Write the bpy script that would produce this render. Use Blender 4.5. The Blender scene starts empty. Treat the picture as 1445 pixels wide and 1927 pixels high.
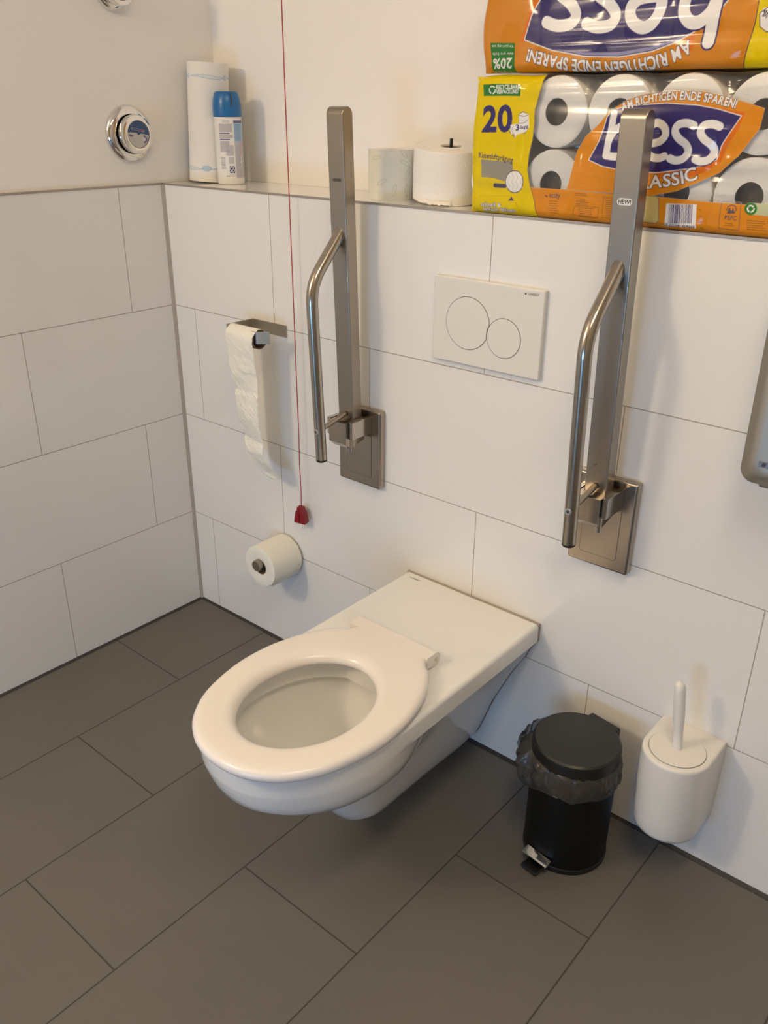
import bpy, bmesh, math, random
import numpy as np
from mathutils import Vector, Matrix, noise
random.seed(7)
C = bpy.context.scene.collection
SC = bpy.context.scene
PI = math.pi

# ------------------------------------------------------------------ camera
cam_d = bpy.data.cameras.new('camera')
cam = bpy.data.objects.new('camera', cam_d); C.objects.link(cam); SC.camera = cam
cam_d.sensor_fit = 'HORIZONTAL'; cam_d.sensor_width = 36.0
cam_d.lens = 36.0 * 1622.34 / 1445
cam_d.clip_start = .02
yaw, pitch, roll = -0.70205, -0.43878, 0.00775
f = Vector((math.sin(yaw) * math.cos(pitch), math.cos(yaw) * math.cos(pitch), math.sin(pitch)))
r = f.cross(Vector((0, 0, 1))).normalized(); u = r.cross(f)
r2 = r * math.cos(roll) + u * math.sin(roll); u2 = -r * math.sin(roll) + u * math.cos(roll)
M = Matrix((r2, u2, -f)).transposed().to_4x4(); M.translation = (1.90355, -1.38793, 1.37038)
cam.matrix_world = M

# ------------------------------------------------------------------ world, lights, exposure
w = bpy.data.worlds.new('world'); SC.world = w; w.use_nodes = True
w.node_tree.nodes['Background'].inputs[0].default_value = (.6, .7, .9, 1)
w.node_tree.nodes['Background'].inputs[1].default_value = .05
SC.view_settings.view_transform = 'Standard'; SC.view_settings.look = 'None'
SC.view_settings.gamma = 1; SC.view_settings.exposure = 0.0
SC.view_settings.use_curve_mapping = False

def light(name, kind, loc, energy, color, target=None, **k):
    d = bpy.data.lights.new(name, kind); d.energy = energy; d.color = color
    for a, b in k.items(): setattr(d, a, b)
    o = bpy.data.objects.new(name, d); C.objects.link(o); o.location = loc
    if target is not None:
        o.rotation_euler = (Vector(target) - Vector(loc)).to_track_quat('-Z', 'Y').to_euler()
    return o
WARM = (1.0, .80, .545)
light('wall_lamp_light', 'POINT', (.16, -2.3, 2.0), 48, WARM, shadow_soft_size=.15)
light('ceiling_fill', 'AREA', (1.9, -1.1, 2.46), 15, WARM, (1.9, -1.1, 0), shape='RECTANGLE', size=.3, size_y=.9)  # warm fill added under the ceiling to brighten the left wall
light('daylight_fill', 'AREA', (1.35, -3.14, .40), 17, (.24, .55, 1.0), (1.1, 0, .2), shape='RECTANGLE', size=1.0, size_y=.5)  # cool low fill added for bluish daylight, no opening behind it

# ------------------------------------------------------------------ materials
MAT = {}
def mat(name, col, rough=.5, metal=0, bump=None, coat=0, spec=.5, alpha=1, sss=0, var=None, emis=None):
    m = bpy.data.materials.new(name); m.use_nodes = True; nt = m.node_tree; b = nt.nodes['Principled BSDF']
    b.inputs['Base Color'].default_value = (*col, 1); b.inputs['Roughness'].default_value = rough
    b.inputs['Metallic'].default_value = metal; b.inputs['Specular IOR Level'].default_value = spec
    b.inputs['Coat Weight'].default_value = coat; b.inputs['Coat Roughness'].default_value = .05
    b.inputs['Alpha'].default_value = alpha
    if sss: b.inputs['Subsurface Weight'].default_value = sss; b.inputs['Subsurface Scale'].default_value = .01
    if var or bump: tc = nt.nodes.new('ShaderNodeTexCoord')
    if var:      # var = (scale, amount)
        n = nt.nodes.new('ShaderNodeTexNoise'); n.inputs['Scale'].default_value = var[0]; n.inputs['Detail'].default_value = 4
        nt.links.new(tc.outputs['Object'], n.inputs['Vector'])
        mx = nt.nodes.new('ShaderNodeMix'); mx.data_type = 'RGBA'
        mx.inputs[6].default_value = (*[c * (1 - var[1]) for c in col], 1); mx.inputs[7].default_value = (*[min(1, c * (1 + var[1])) for c in col], 1)
        nt.links.new(n.outputs['Fac'], mx.inputs[0]); nt.links.new(mx.outputs[2], b.inputs['Base Color'])
    if bump:     # bump = (scale, strength, stretch)
        n = nt.nodes.new('ShaderNodeTexNoise'); n.inputs['Scale'].default_value = bump[0]; n.inputs['Detail'].default_value = 3
        mp = nt.nodes.new('ShaderNodeMapping'); mp.inputs['Scale'].default_value = bump[2] if len(bump) > 2 else (1, 1, 1)
        nt.links.new(tc.outputs['Object'], mp.inputs['Vector']); nt.links.new(mp.outputs[0], n.inputs['Vector'])
        bp = nt.nodes.new('ShaderNodeBump'); bp.inputs['Strength'].default_value = bump[1]; bp.inputs['Distance'].default_value = .002
        nt.links.new(n.outputs['Fac'], bp.inputs['Height']); nt.links.new(bp.outputs[0], b.inputs['Normal'])
    MAT[name] = m
    return m

def tile_mat(name, col, joint, ax, ay, ox, oy, jw, rough, var=0, coat=0.0):
    """600x300 tiles in half bond; ax, ay say which world axes run along and across the rows."""
    m = mat(name, col, rough, spec=.5, coat=coat); nt = m.node_tree; b = nt.nodes['Principled BSDF']
    g = nt.nodes.new('ShaderNodeNewGeometry'); s = nt.nodes.new('ShaderNodeSeparateXYZ'); nt.links.new(g.outputs['Position'], s.inputs[0])
    c = nt.nodes.new('ShaderNodeCombineXYZ')
    for k, (a, o) in enumerate(((ax, ox), (ay, oy))):
        ad = nt.nodes.new('ShaderNodeMath'); ad.operation = 'ADD'; ad.inputs[1].default_value = o
        nt.links.new(s.outputs[a], ad.inputs[0]); nt.links.new(ad.outputs[0], c.inputs[k])
    br = nt.nodes.new('ShaderNodeTexBrick'); br.offset = .5; br.offset_frequency = 2; br.squash = 1
    br.inputs['Scale'].default_value = 1; br.inputs['Brick Width'].default_value = .6; br.inputs['Row Height'].default_value = .3
    br.inputs['Mortar Size'].default_value = jw; br.inputs['Mortar Smooth'].default_value = .1
    br.inputs['Color1'].default_value = (*col, 1); br.inputs['Color2'].default_value = (*[x * .985 for x in col], 1); br.inputs['Mortar'].default_value = (*joint, 1)
    nt.links.new(c.outputs[0], br.inputs['Vector'])
    out = br.outputs['Color']
    if var:
        n = nt.nodes.new('ShaderNodeTexNoise'); n.inputs['Scale'].default_value = 3; n.inputs['Detail'].default_value = 8; n.inputs['Roughness'].default_value = .65
        nt.links.new(g.outputs['Position'], n.inputs['Vector'])
        rg = nt.nodes.new('ShaderNodeMapRange'); rg.inputs[3].default_value = 1 - var; rg.inputs[4].default_value = 1 + var; nt.links.new(n.outputs['Fac'], rg.inputs[0])
        mx = nt.nodes.new('ShaderNodeMix'); mx.data_type = 'RGBA'; mx.blend_type = 'MULTIPLY'; mx.inputs[0].default_value = 1
        nt.links.new(out, mx.inputs[6]); nt.links.new(rg.outputs[0], mx.inputs[7]); out = mx.outputs[2]
    nt.links.new(out, b.inputs['Base Color'])
    rr = nt.nodes.new('ShaderNodeMapRange'); rr.inputs[3].default_value = rough; rr.inputs[4].default_value = .8
    nt.links.new(br.outputs['Fac'], rr.inputs[0]); nt.links.new(rr.outputs[0], b.inputs['Roughness'])
    bp = nt.nodes.new('ShaderNodeBump'); bp.invert = True; bp.inputs['Strength'].default_value = .4; bp.inputs['Distance'].default_value = .001
    nt.links.new(br.outputs['Fac'], bp.inputs['Height']); nt.links.new(bp.outputs[0], b.inputs['Normal'])
    return m

def painted_mat(name, film=False, rough=.35, bump=None):
    """colour (and, for film, how densely it is printed) come from the mesh's own print attribute."""
    m = bpy.data.materials.new(name); m.use_nodes = True; nt = m.node_tree; b = nt.nodes['Principled BSDF']
    a = nt.nodes.new('ShaderNodeVertexColor'); a.layer_name = 'print'
    nt.links.new(a.outputs['Color'], b.inputs['Base Color']); b.inputs['Roughness'].default_value = rough
    if bump:
        tc = nt.nodes.new('ShaderNodeTexCoord'); n = nt.nodes.new('ShaderNodeTexNoise'); n.inputs['Scale'].default_value = bump[0]
        nt.links.new(tc.outputs['Object'], n.inputs['Vector'])
        bp = nt.nodes.new('ShaderNodeBump'); bp.inputs['Strength'].default_value = bump[1]; bp.inputs['Distance'].default_value = .002
        nt.links.new(n.outputs['Fac'], bp.inputs['Height']); nt.links.new(bp.outputs[0], b.inputs['Normal'])
    if film:
        b.inputs['Specular IOR Level'].default_value = 0
        out = nt.nodes['Material Output']
        tr = nt.nodes.new('ShaderNodeBsdfTransparent'); tr.inputs[0].default_value = (.97, .97, .96, 1)
        mx = nt.nodes.new('ShaderNodeMixShader'); nt.links.new(a.outputs['Alpha'], mx.inputs[0]); nt.links.new(tr.outputs[0], mx.inputs[1]); nt.links.new(b.outputs[0], mx.inputs[2])
        gl = nt.nodes.new('ShaderNodeBsdfGlossy'); gl.inputs['Roughness'].default_value = .12; gl.inputs[0].default_value = (1, 1, 1, 1)
        fr = nt.nodes.new('ShaderNodeFresnel'); fr.inputs[0].default_value = 1.36
        tc = nt.nodes.new('ShaderNodeTexCoord'); mp = nt.nodes.new('ShaderNodeMapping'); mp.inputs['Scale'].default_value = (1.6, 10, 38)
        mp.inputs['Rotation'].default_value = (0, .05, 0)
        n = nt.nodes.new('ShaderNodeTexNoise'); n.inputs['Scale'].default_value = 1; n.inputs['Detail'].default_value = 2; n.inputs['Distortion'].default_value = .6
        nt.links.new(tc.outputs['Object'], mp.inputs['Vector']); nt.links.new(mp.outputs[0], n.inputs['Vector'])
        bp = nt.nodes.new('ShaderNodeBump'); bp.inputs['Strength'].default_value = .8; bp.inputs['Distance'].default_value = .004
        nt.links.new(n.outputs['Fac'], bp.inputs['Height'])
        for x in (gl, fr): nt.links.new(bp.outputs[0], x.inputs['Normal'])
        m2 = nt.nodes.new('ShaderNodeMixShader'); nt.links.new(fr.outputs[0], m2.inputs[0]); nt.links.new(mx.outputs[0], m2.inputs[1]); nt.links.new(gl.outputs[0], m2.inputs[2])
        nt.links.new(m2.outputs[0], out.inputs[0])
    MAT[name] = m
    return m

JOINT = (.40, .34, .28)
tile_mat('tiles_back', (.86, .85, .83), JOINT, 0, 2, -.3852, .004, .0010, .13)
tile_mat('tiles_left', (.86, .85, .83), JOINT, 1, 2, .1304, .004, .0010, .13)
tile_mat('tiles_floor', (.142, .134, .121), (.056, .050, .043), 1, 0, .007, .0132, .0016, .5, var=.16)
mat('shelf_tile', (.86, .85, .83), .07)
mat('plaster', (.93, .90, .86), .85, bump=(60, .08))
mat('low_bounce_wall', (.34, .31, .28), .9)  # unseen front and right walls, darkened to cut bounced light
mat('ceiling_paint', (.82, .79, .75), .9)
mat('grout', (.42, .38, .33), .8)
mat('seam', (.10, .07, .05), .6)
mat('gasket', (.40, .34, .28), .7)
mat('silicone_dark', (.035, .032, .03), .6)
mat('trim_metal', (.42, .38, .34), .4, .6)
mat('ceramic', (.86, .86, .84), .07, coat=.5)
mat('seat_plastic', (.90, .86, .82), .22)
mat('white_plastic', (.83, .81, .77), .3)
mat('plate_plastic', (.80, .78, .73), .25)
mat('groove', (.16, .13, .10), .6)
mat('ink', (.06, .055, .06), .5)
mat('ink_grey', (.2, .18, .17), .5)
mat('label_white', (.8, .79, .76), .5)
mat('steel_tube', (.46, .415, .35), .20, 1)
mat('steel', (.39, .345, .285), .30, 1, bump=(40, .12, (30, 30, 1)))
mat('steel_polished', (.52, .48, .43), .17, 1)
mat('steel_plate', (.44, .385, .32), .24, 1, bump=(30, .02, (1, 20, 20)))
mat('steel_satin', (.62, .60, .55), .33, 1)
mat('steel_brushed', (.47, .44, .38), .52, 1)
mat('chrome', (.80, .79, .77), .06, 1)
mat('black_plastic', (.008, .008, .008), .35)
mat('black_coat', (.004, .004, .0035), .45, spec=.25)
mat('black_lid', (.009, .009, .007), .40)
mat('black_deep', (.004, .004, .004), .4)
mat('paper', (.92, .89, .84), .95, bump=(180, .35))
mat('paper_tissue', (.91, .89, .80), .95, bump=(260, .6), var=(60, .03))
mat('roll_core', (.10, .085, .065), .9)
mat('cardboard', (.22, .15, .10), .9)
mat('red_plastic', (.27, .010, .012), .3)
mat('red_cord', (.42, .03, .02), .6)
mat('clear_bead', (.62, .6, .55), .2, alpha=.55)
mat('blue_plastic', (.012, .15, .40), .28)
mat('water', (.6, .62, .6), .02)
mat('bag_plastic', (.075, .066, .055), .20, alpha=.72, bump=(70, 1.0))
mat('door_wood', (.5, .45, .38), .5)
painted_mat('print_paper', rough=.95, bump=(180, .35)); painted_mat('print_can', rough=.25); painted_mat('print_film', film=True, rough=.5)
painted_mat('print_dial', rough=.3)

# ------------------------------------------------------------------ mesh helpers
def link(name, me, m=None, parent=None, smooth=False):
    o = bpy.data.objects.new(name, me); C.objects.link(o)
    if m: me.materials.append(MAT[m])
    if parent: o.parent = parent
    if smooth: me.polygons.foreach_set('use_smooth', [True] * len(me.polygons))
    return o
def obj(name, bm, m, parent=None, smooth=False, angle=None):
    bmesh.ops.recalc_face_normals(bm, faces=bm.faces)
    me = bpy.data.meshes.new(name); bm.to_mesh(me); bm.free()
    o = link(name, me, m, parent, smooth or angle is not None)
    if angle is not None:
        me.set_sharp_from_angle(angle=math.radians(angle)); md = o.modifiers.new('normals', 'WEIGHTED_NORMAL'); md.keep_sharp = True; md.weight = 90
    return o
def tag(o, label, cat, group=None):
    o['label'] = label; o['category'] = cat
    if group: o['group'] = group
    return o
def struct(o): o['kind'] = 'structure'; return o
def empty(name, loc, label, cat, group=None):
    o = bpy.data.objects.new(name, None); C.objects.link(o); o.location = loc; o.empty_display_size = .05
    return tag(o, label, cat, group)
def copy_tree(o, parent=None):
    c = o.copy(); C.objects.link(c)
    if parent: c.parent = parent
    for ch in list(o.children): copy_tree(ch, c)
    return c
def box(lo, hi, bevel=0, seg=3, bm=None, edges=None):
    b = bm or bmesh.new()
    t = bmesh.new(); bmesh.ops.create_cube(t, size=1)
    for v in t.verts: v.co = Vector([(lo[i] + hi[i]) / 2 + v.co[i] * (hi[i] - lo[i]) for i in range(3)])
    if bevel:
        es = [e for e in t.edges if edges is None or edges((e.verts[0].co + e.verts[1].co) / 2, (e.verts[0].co - e.verts[1].co))]
        bmesh.ops.bevel(t, geom=es, offset=bevel, segments=seg, profile=.5, affect='EDGES')
    me = bpy.data.meshes.new('t'); t.to_mesh(me); t.free(); b.from_mesh(me); bpy.data.meshes.remove(me)
    return b
def frame_for(d):
    d = d.normalized(); a = Vector((0, 0, 1)) if abs(d.z) < .9 else Vector((1, 0, 0))
    x = d.cross(a).normalized(); return x, d.cross(x).normalized()
def lathe(profile, n=48, origin=(0, 0, 0), axis=(0, 0, 1), bm=None, cap=False):
    """profile: (radius, height along axis)"""
    b = bm or bmesh.new(); ax = Vector(axis).normalized(); X, Y = frame_for(ax); o = Vector(origin); rings = []
    for rr, h in profile:
        if rr <= 1e-6: rings.append([b.verts.new(o + ax * h)])
        else: rings.append([b.verts.new(o + ax * h + X * rr * math.cos(2 * PI * k / n) + Y * rr * math.sin(2 * PI * k / n)) for k in range(n)])
    for A, B in zip(rings, rings[1:]):
        for k in range(n):
            j = (k + 1) % n
            if len(A) == 1 and len(B) > 1: b.faces.new((A[0], B[j], B[k]))
            elif len(B) == 1 and len(A) > 1: b.faces.new((A[k], A[j], B[0]))
            elif len(A) > 1: b.faces.new((A[k], A[j], B[j], B[k]))
    return b
def tube(pts, rad, n=20, bm=None, caps=True):
    b = bm or bmesh.new(); P = [Vector(p) for p in pts]; rings = []; X = None
    for i, p in enumerate(P):
        d = (P[min(i + 1, len(P) - 1)] - P[max(i - 1, 0)]).normalized()
        if X is None: X, Y = frame_for(d)
        else: X = (X - d * X.dot(d)).normalized()
        Y = d.cross(X); rr = rad[i] if isinstance(rad, (list, tuple)) else rad
        rings.append([b.verts.new(p + X * rr * math.cos(2 * PI * k / n) + Y * rr * math.sin(2 * PI * k / n)) for k in range(n)])
    for A, B in zip(rings, rings[1:]):
        for k in range(n): b.faces.new((A[k], A[(k + 1) % n], B[(k + 1) % n], B[k]))
    if caps: b.faces.new(rings[0][::-1]); b.faces.new(rings[-1])
    return b
def rounded(pts, rad, seg=10):
    """polyline with its inner corners rounded"""
    P = [Vector(p) for p in pts]; out = [P[0]]
    for a, b_, c in zip(P, P[1:], P[2:]):
        d1 = (a - b_).normalized(); d2 = (c - b_).normalized(); s = b_ + d1 * rad; e = b_ + d2 * rad
        for k in range(seg + 1):
            t = k / seg; out.append(s * (1 - t) ** 2 + b_ * 2 * t * (1 - t) + e * t * t)
    out.append(P[-1]); return out
def prism(poly, h0, h1, axis='z', bm=None, bevel=0):
    """poly in the two other axes (xy for z, xz for y, yz for x)"""
    b = bmesh.new()
    def V(p, h): return {'z': (p[0], p[1], h), 'y': (p[0], h, p[1]), 'x': (h, p[0], p[1])}[axis]
    A = [b.verts.new(V(p, h0)) for p in poly]; B = [b.verts.new(V(p, h1)) for p in poly]; n = len(poly)
    b.faces.new(A); b.faces.new(B[::-1])
    for k in range(n): b.faces.new((A[k], B[k], B[(k + 1) % n], A[(k + 1) % n]))
    bmesh.ops.recalc_face_normals(b, faces=b.faces)
    if bevel: bmesh.ops.bevel(b, geom=list(b.edges), offset=bevel, segments=2, profile=.5, affect='EDGES')
    if bm is not None:
        me = bpy.data.meshes.new('t'); b.to_mesh(me); b.free(); bm.from_mesh(me); return bm
    return b
def smoothcurve(p, m=6, closed=False):
    n = len(p); q = []
    g = (lambda i: p[i % n]) if closed else (lambda i: p[min(max(i, 0), n - 1)])
    for i in range(n if closed else n - 1):
        p0, p1, p2, p3 = g(i - 1), g(i), g(i + 1), g(i + 2)
        for j in range(m):
            t = j / m
            q.append(tuple(.5 * (2 * b + (c - a) * t + (2 * a - 5 * b + 4 * c - d) * t * t + (-a + 3 * b - 3 * c + d) * t ** 3) for a, b, c, d in zip(p0, p1, p2, p3)))
    if not closed: q.append(tuple(p[-1]))
    return q
def rrect(x0, x1, z0, z1, rc, n=8):
    out = []
    for cx, cz, a0 in ((x1 - rc, z1 - rc, 0), (x0 + rc, z1 - rc, PI / 2), (x0 + rc, z0 + rc, PI), (x1 - rc, z0 + rc, 1.5 * PI)):
        out += [(cx + rc * math.cos(a0 + PI / 2 * k / n), cz + rc * math.sin(a0 + PI / 2 * k / n)) for k in range(n + 1)]
    return out
_tc = {}
def text_tris(s, bold=0.0, shear=0.0):
    """triangles of a word set in Blender's own font, size 1; returns array (n,3,2), advance"""
    key = (s, bold, shear)
    if key in _tc: return _tc[key]
    cu = bpy.data.curves.new('t', 'FONT'); cu.body = s; cu.offset = bold; cu.shear = shear; cu.resolution_u = 4
    o = bpy.data.objects.new('t', cu); C.objects.link(o); bpy.context.view_layer.update()
    ev = o.evaluated_get(bpy.context.evaluated_depsgraph_get()); me = ev.to_mesh(); me.calc_loop_triangles()
    co = np.array([v.co[:2] for v in me.vertices]).reshape(-1, 2)
    t = np.array([list(x.vertices) for x in me.loop_triangles]).reshape(-1, 3).astype(int)
    tr = co[t] if len(t) else np.zeros((0, 3, 2))
    adv = (co[:, 0].max() if len(co) else .3) + .06
    ev.to_mesh_clear(); bpy.data.objects.remove(o); bpy.data.curves.remove(cu)
    _tc[key] = (tr, adv); return _tc[key]
def text_obj(name, s, size, M4, m, parent, bold=0.0, shear=0.0, thick=.0003):
    """flat raised lettering; M4 takes (x, y) text coordinates, centred, to the surface"""
    tr, adv = text_tris(s, bold, shear); b = bmesh.new(); c = tr.reshape(-1, 2); mid = (c.max(0) + c.min(0)) / 2
    for t in tr:
        lo = [b.verts.new(M4 @ Vector(((p[0] - mid[0]) * size, (p[1] - mid[1]) * size, thick))) for p in t]; b.faces.new(lo)
    bmesh.ops.remove_doubles(b, verts=b.verts, dist=1e-6)
    return obj(name, b, m, parent)

# ------------------------------------------------------------------ printing: ops drawn into a grid of print colours
INK = {'yellow': (.80, .60, .0), 'orange': (.74, .27, .014), 'redor': (.74, .17, .012), 'navy': (.045, .035, .16), 'white': (.86, .84, .82),
       'dark': (.05, .03, .06), 'dark2': (.10, .08, .12), 'dark3': (.22, .10, .03), 'green': (.03, .20, .035), 'greyp': (.33, .31, .25), 'beige': (.62, .52, .22),
       'paleg': (.55, .58, .38), 'lav': (.30, .30, .50), 'blue': (.12, .28, .48), 'lblue': (.36, .52, .72), 'grey': (.38, .36, .42), 'lgrey': (.55, .53, .58), 'violet': (.16, .13, .30),
       'pink': (.7, .35, .33), 'bluetint': (.50, .63, .72), 'silver': (.55, .53, .49), 'faint': (.74, .80, .76), 'dialblue': (.03, .08, .20), 'haze': (.66, .63, .63), 'dred': (.3, .05, .05)}
class Print:
    def __init__(s, W, H, cell, base=(.8, .8, .8), alpha=1.0):
        s.nx, s.ny = int(round(W / cell)) + 1, int(round(H / cell)) + 1; s.cell = cell
        s.x = np.arange(s.nx) * cell; s.y = np.arange(s.ny) * cell
        s.c = np.zeros((s.ny, s.nx, 4)); s.c[..., :3] = base; s.c[..., 3] = alpha
    def win(s, x0, x1, y0, y1):
        i0 = max(0, int(x0 / s.cell) - 1); i1 = min(s.nx, int(x1 / s.cell) + 3); j0 = max(0, int(y0 / s.cell) - 1); j1 = min(s.ny, int(y1 / s.cell) + 3)
        if i0 >= i1 or j0 >= j1: return None
        X, Y = np.meshgrid(s.x[i0:i1], s.y[j0:j1]); return (slice(j0, j1), slice(i0, i1)), X, Y
    def put(s, sl, cov, col, a):
        t = s.c[sl]; cov = cov[..., None]; new = np.array([*INK[col], a]); t[:] = t * (1 - cov) + new * cov
    def poly(s, pts, col, a=1):
        p = np.array(pts, float); r_ = s.win(p[:, 0].min(), p[:, 0].max(), p[:, 1].min(), p[:, 1].max())
        if r_ is None: return
        sl, X0_, Y0_ = r_; n = len(p); cov = np.zeros(X0_.shape)
        for ox in (-.33, 0, .33):
            for oy in (-.33, 0, .33):
                X = X0_ + ox * s.cell; Y = Y0_ + oy * s.cell; ins = np.zeros(X.shape, bool)
                for i in range(n):
                    x1, y1 = p[i]; x2, y2 = p[(i + 1) % n]
                    if y1 == y2: continue
                    ins ^= ((y1 > Y) != (y2 > Y)) & (X < (x2 - x1) * (Y - y1) / (y2 - y1) + x1)
                cov += ins / 9.0
        s.put(sl, cov, col, a)
    def stroke(s, pts, wd, col, a=1):
        p = np.array(pts, float); h = wd / 2; k = s.cell
        r_ = s.win(p[:, 0].min() - h - k, p[:, 0].max() + h + k, p[:, 1].min() - h - k, p[:, 1].max() + h + k)
        if r_ is None: return
        sl, X, Y = r_; D = np.full(X.shape, 1e9)
        for (x1, y1), (x2, y2) in zip(p, p[1:]):
            dx, dy = x2 - x1, y2 - y1; L = dx * dx + dy * dy + 1e-12; t = np.clip(((X - x1) * dx + (Y - y1) * dy) / L, 0, 1)
            D = np.minimum(D, np.hypot(X - x1 - t * dx, Y - y1 - t * dy))
        s.put(sl, np.clip((h - D) / k + .5, 0, 1), col, a)
    def tris(s, T, col, a=1, grow=0):
        if not len(T): return
        q = T.reshape(-1, 2); r_ = s.win(q[:, 0].min(), q[:, 0].max(), q[:, 1].min(), q[:, 1].max())
        if r_ is None: return
        sl, X, Y = r_; cov = np.zeros(X.shape)
        for ox in (-.25, .25):
            for oy in (-.25, .25):
                ins = np.zeros(X.shape, bool); XX = X + ox * s.cell; YY = Y + oy * s.cell
                for A, B, Cc in T:
                    d = lambda P_, Q: (XX - P_[0]) * (Q[1] - P_[1]) - (YY - P_[1]) * (Q[0] - P_[0])
                    d1, d2, d3 = d(A, B), d(B, Cc), d(Cc, A)
                    ins |= ((d1 >= 0) & (d2 >= 0) & (d3 >= 0)) | ((d1 <= 0) & (d2 <= 0) & (d3 <= 0))
                cov += ins * .25
        s.put(sl, cov, col, a)
    def text(s, txt, path, h, col, a=1, bold=.02, outline=0, shear=0, ocol='dark'):
        P_ = np.array(smoothcurve([tuple(q) for q in path], 8), float); seg = np.hypot(*(P_[1:] - P_[:-1]).T); cum = np.r_[0, np.cumsum(seg)]
        size = h / .70; adv = []
        for ch in txt:
            adv.append(.30 if ch == ' ' else text_tris(ch, 0.0, shear)[1])
        tot = sum(adv) * size; k = cum[-1] / tot; pos = 0
        for ps in (0, 1):
            if ps == 0 and not outline: continue
            pos = 0
            for ch, ad in zip(txt, adv):
                if ch != ' ':
                    T, _ = text_tris(ch, bold if ps else bold + outline / size, shear)
                    q = pos * size * k; x = np.interp(q, cum, P_[:, 0]); y = np.interp(q, cum, P_[:, 1])
                    q2 = min(q + ad * size * k, cum[-1]); x2 = np.interp(q2, cum, P_[:, 0]); y2 = np.interp(q2, cum, P_[:, 1])
                    an = math.atan2(y2 - y, x2 - x); Rm = np.array([[math.cos(an), math.sin(an)], [-math.sin(an), math.cos(an)]])
                    G = T * np.array([size * k, size]) if len(T) else T
                    s.tris(G @ Rm + np.array([x, y]), ocol if ps == 0 else col, a)
                pos += ad
    def run(s, ops, sc):
        for o in ops:
            if o[0] == 'P': s.poly([(x * sc, y * sc) for x, y in o[1]], o[2], o[3])
            elif o[0] == 'S': s.stroke([(x * sc, y * sc) for x, y in o[1]], o[2] * sc, o[3], o[4])
            else: s.text(o[1], [(x * sc, y * sc) for x, y in o[2]], o[3] * sc, o[4], o[5], o[6], o[7] * sc, o[8])
    def surface(s, name, fn, m, parent, extra=None):
        """grid surface: fn(X, Y) arrays -> (x, y, z) arrays; extra adds a skirt ring behind the border"""
        X, Y = np.meshgrid(s.x, s.y); x, y, z = fn(X, Y); co = np.stack([x, y, z], -1).reshape(-1, 3); col = s.c.reshape(-1, 4)
        nx, ny = s.nx, s.ny; idx = np.arange(nx * ny).reshape(ny, nx)
        F = np.stack([idx[:-1, :-1], idx[:-1, 1:], idx[1:, 1:], idx[1:, :-1]], -1).reshape(-1, 4).tolist()
        if extra:
            ring = list(idx[0, :-1]) + list(idx[:-1, -1]) + list(idx[-1, :0:-1]) + list(idx[:0:-1, 0]); base = len(co); add = []
            for lv in extra:
                add.append(np.array([lv(co[i]) for i in ring]))
            co = np.concatenate([co] + add); col = np.concatenate([col] + [col[ring]] * len(extra)); n = len(ring); prev = ring
            for k in range(len(extra)):
                cur = [base + k * n + i for i in range(n)]
                F += [[prev[i], cur[i], cur[(i + 1) % n], prev[(i + 1) % n]] for i in range(n)]; prev = cur
            F.append(prev)
        me = bpy.data.meshes.new(name); me.from_pydata(co.tolist(), [], F); me.update()
        at = me.color_attributes.new('print', 'FLOAT_COLOR', 'POINT'); at.data.foreach_set('color', col.reshape(-1).astype(np.float32))
        return link(name, me, m, parent, True)

# ------------------------------------------------------------------ the room
ZT = 1.196          # top of the tiled zone and of the ledge
D = .195            # depth of the ledge
RX, RY, CZ = 2.6, -3.2, 2.5
struct(obj('floor', box((-.1, RY - .1, -.1), (RX + .1, D + .1, 0)), 'tiles_floor'))
struct(obj('ceiling', box((-.1, RY - .1, CZ), (RX + .1, D + .1, CZ + .1)), 'ceiling_paint'))
struct(obj('wall_left', box((-.12, RY, 0), (0, D, ZT)), 'tiles_left'))
struct(obj('wall_left_upper', box((-.12, RY, ZT), (-.008, D, CZ)), 'plaster'))
wb = box((0, 0, 0), (RX, D, ZT)); wo = struct(obj('wall_back', wb, 'tiles_back'))
wo.data.materials.append(MAT['shelf_tile'])
for p in wo.data.polygons:
    if p.normal.z > .9: p.material_index = 1
struct(obj('wall_back_upper', box((-.12, D, 0), (RX, D + .12, CZ)), 'plaster'))
struct(obj('wall_right', box((RX, RY, 0), (RX + .1, D, CZ)), 'low_bounce_wall'))
struct(obj('wall_front', box((-.1, RY - .1, 0), (RX + .1, RY, CZ)), 'low_bounce_wall'))
struct(obj('trim_1', box((0, RY, ZT - .0035), (.0015, 0, ZT + .0015), .0004, 1), 'trim_metal'))
struct(obj('trim_2', box((0, -.0015, ZT - .0035), (RX, .001, ZT + .0012), .0004, 1), 'trim_metal'))
struct(obj('trim_3', prism([(0, 0), (.0075, 0), (0, -.0075)], .002, ZT - .003, 'z'), 'grout'))
struct(obj('baseboard_left', prism([(0, 0), (.006, 0), (0, .006)], -.0, RY, 'y'), 'silicone_dark'))
struct(obj('baseboard_back', prism([(0, 0), (-.006, 0), (0, .006)], 0, RX, 'x'), 'silicone_dark'))
g = bmesh.new()
box((-.008, D - .001, ZT), (RX, D + .0005, ZT + .002), bm=g); struct(obj('trim_4', g, 'label_white'))
# made-up window frame around the low daylight fill, door on the right
wn = struct(obj('added_window', box((.8, RY, .10), (1.9, RY + .02, .15)), 'white_plastic'))
for lo, hi in (((.8, RY, .95), (1.9, RY + .02, 1.0)), ((.8, RY, .15), (.85, RY + .02, .95)), ((1.85, RY, .15), (1.9, RY + .02, .95))):
    struct(obj('added_window_frame', box(lo, hi), 'white_plastic', wn))
dr = struct(obj('door_1', box((RX - .03, -2.6, 0), (RX, -1.7, 2.05), .004), 'door_wood'))

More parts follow.
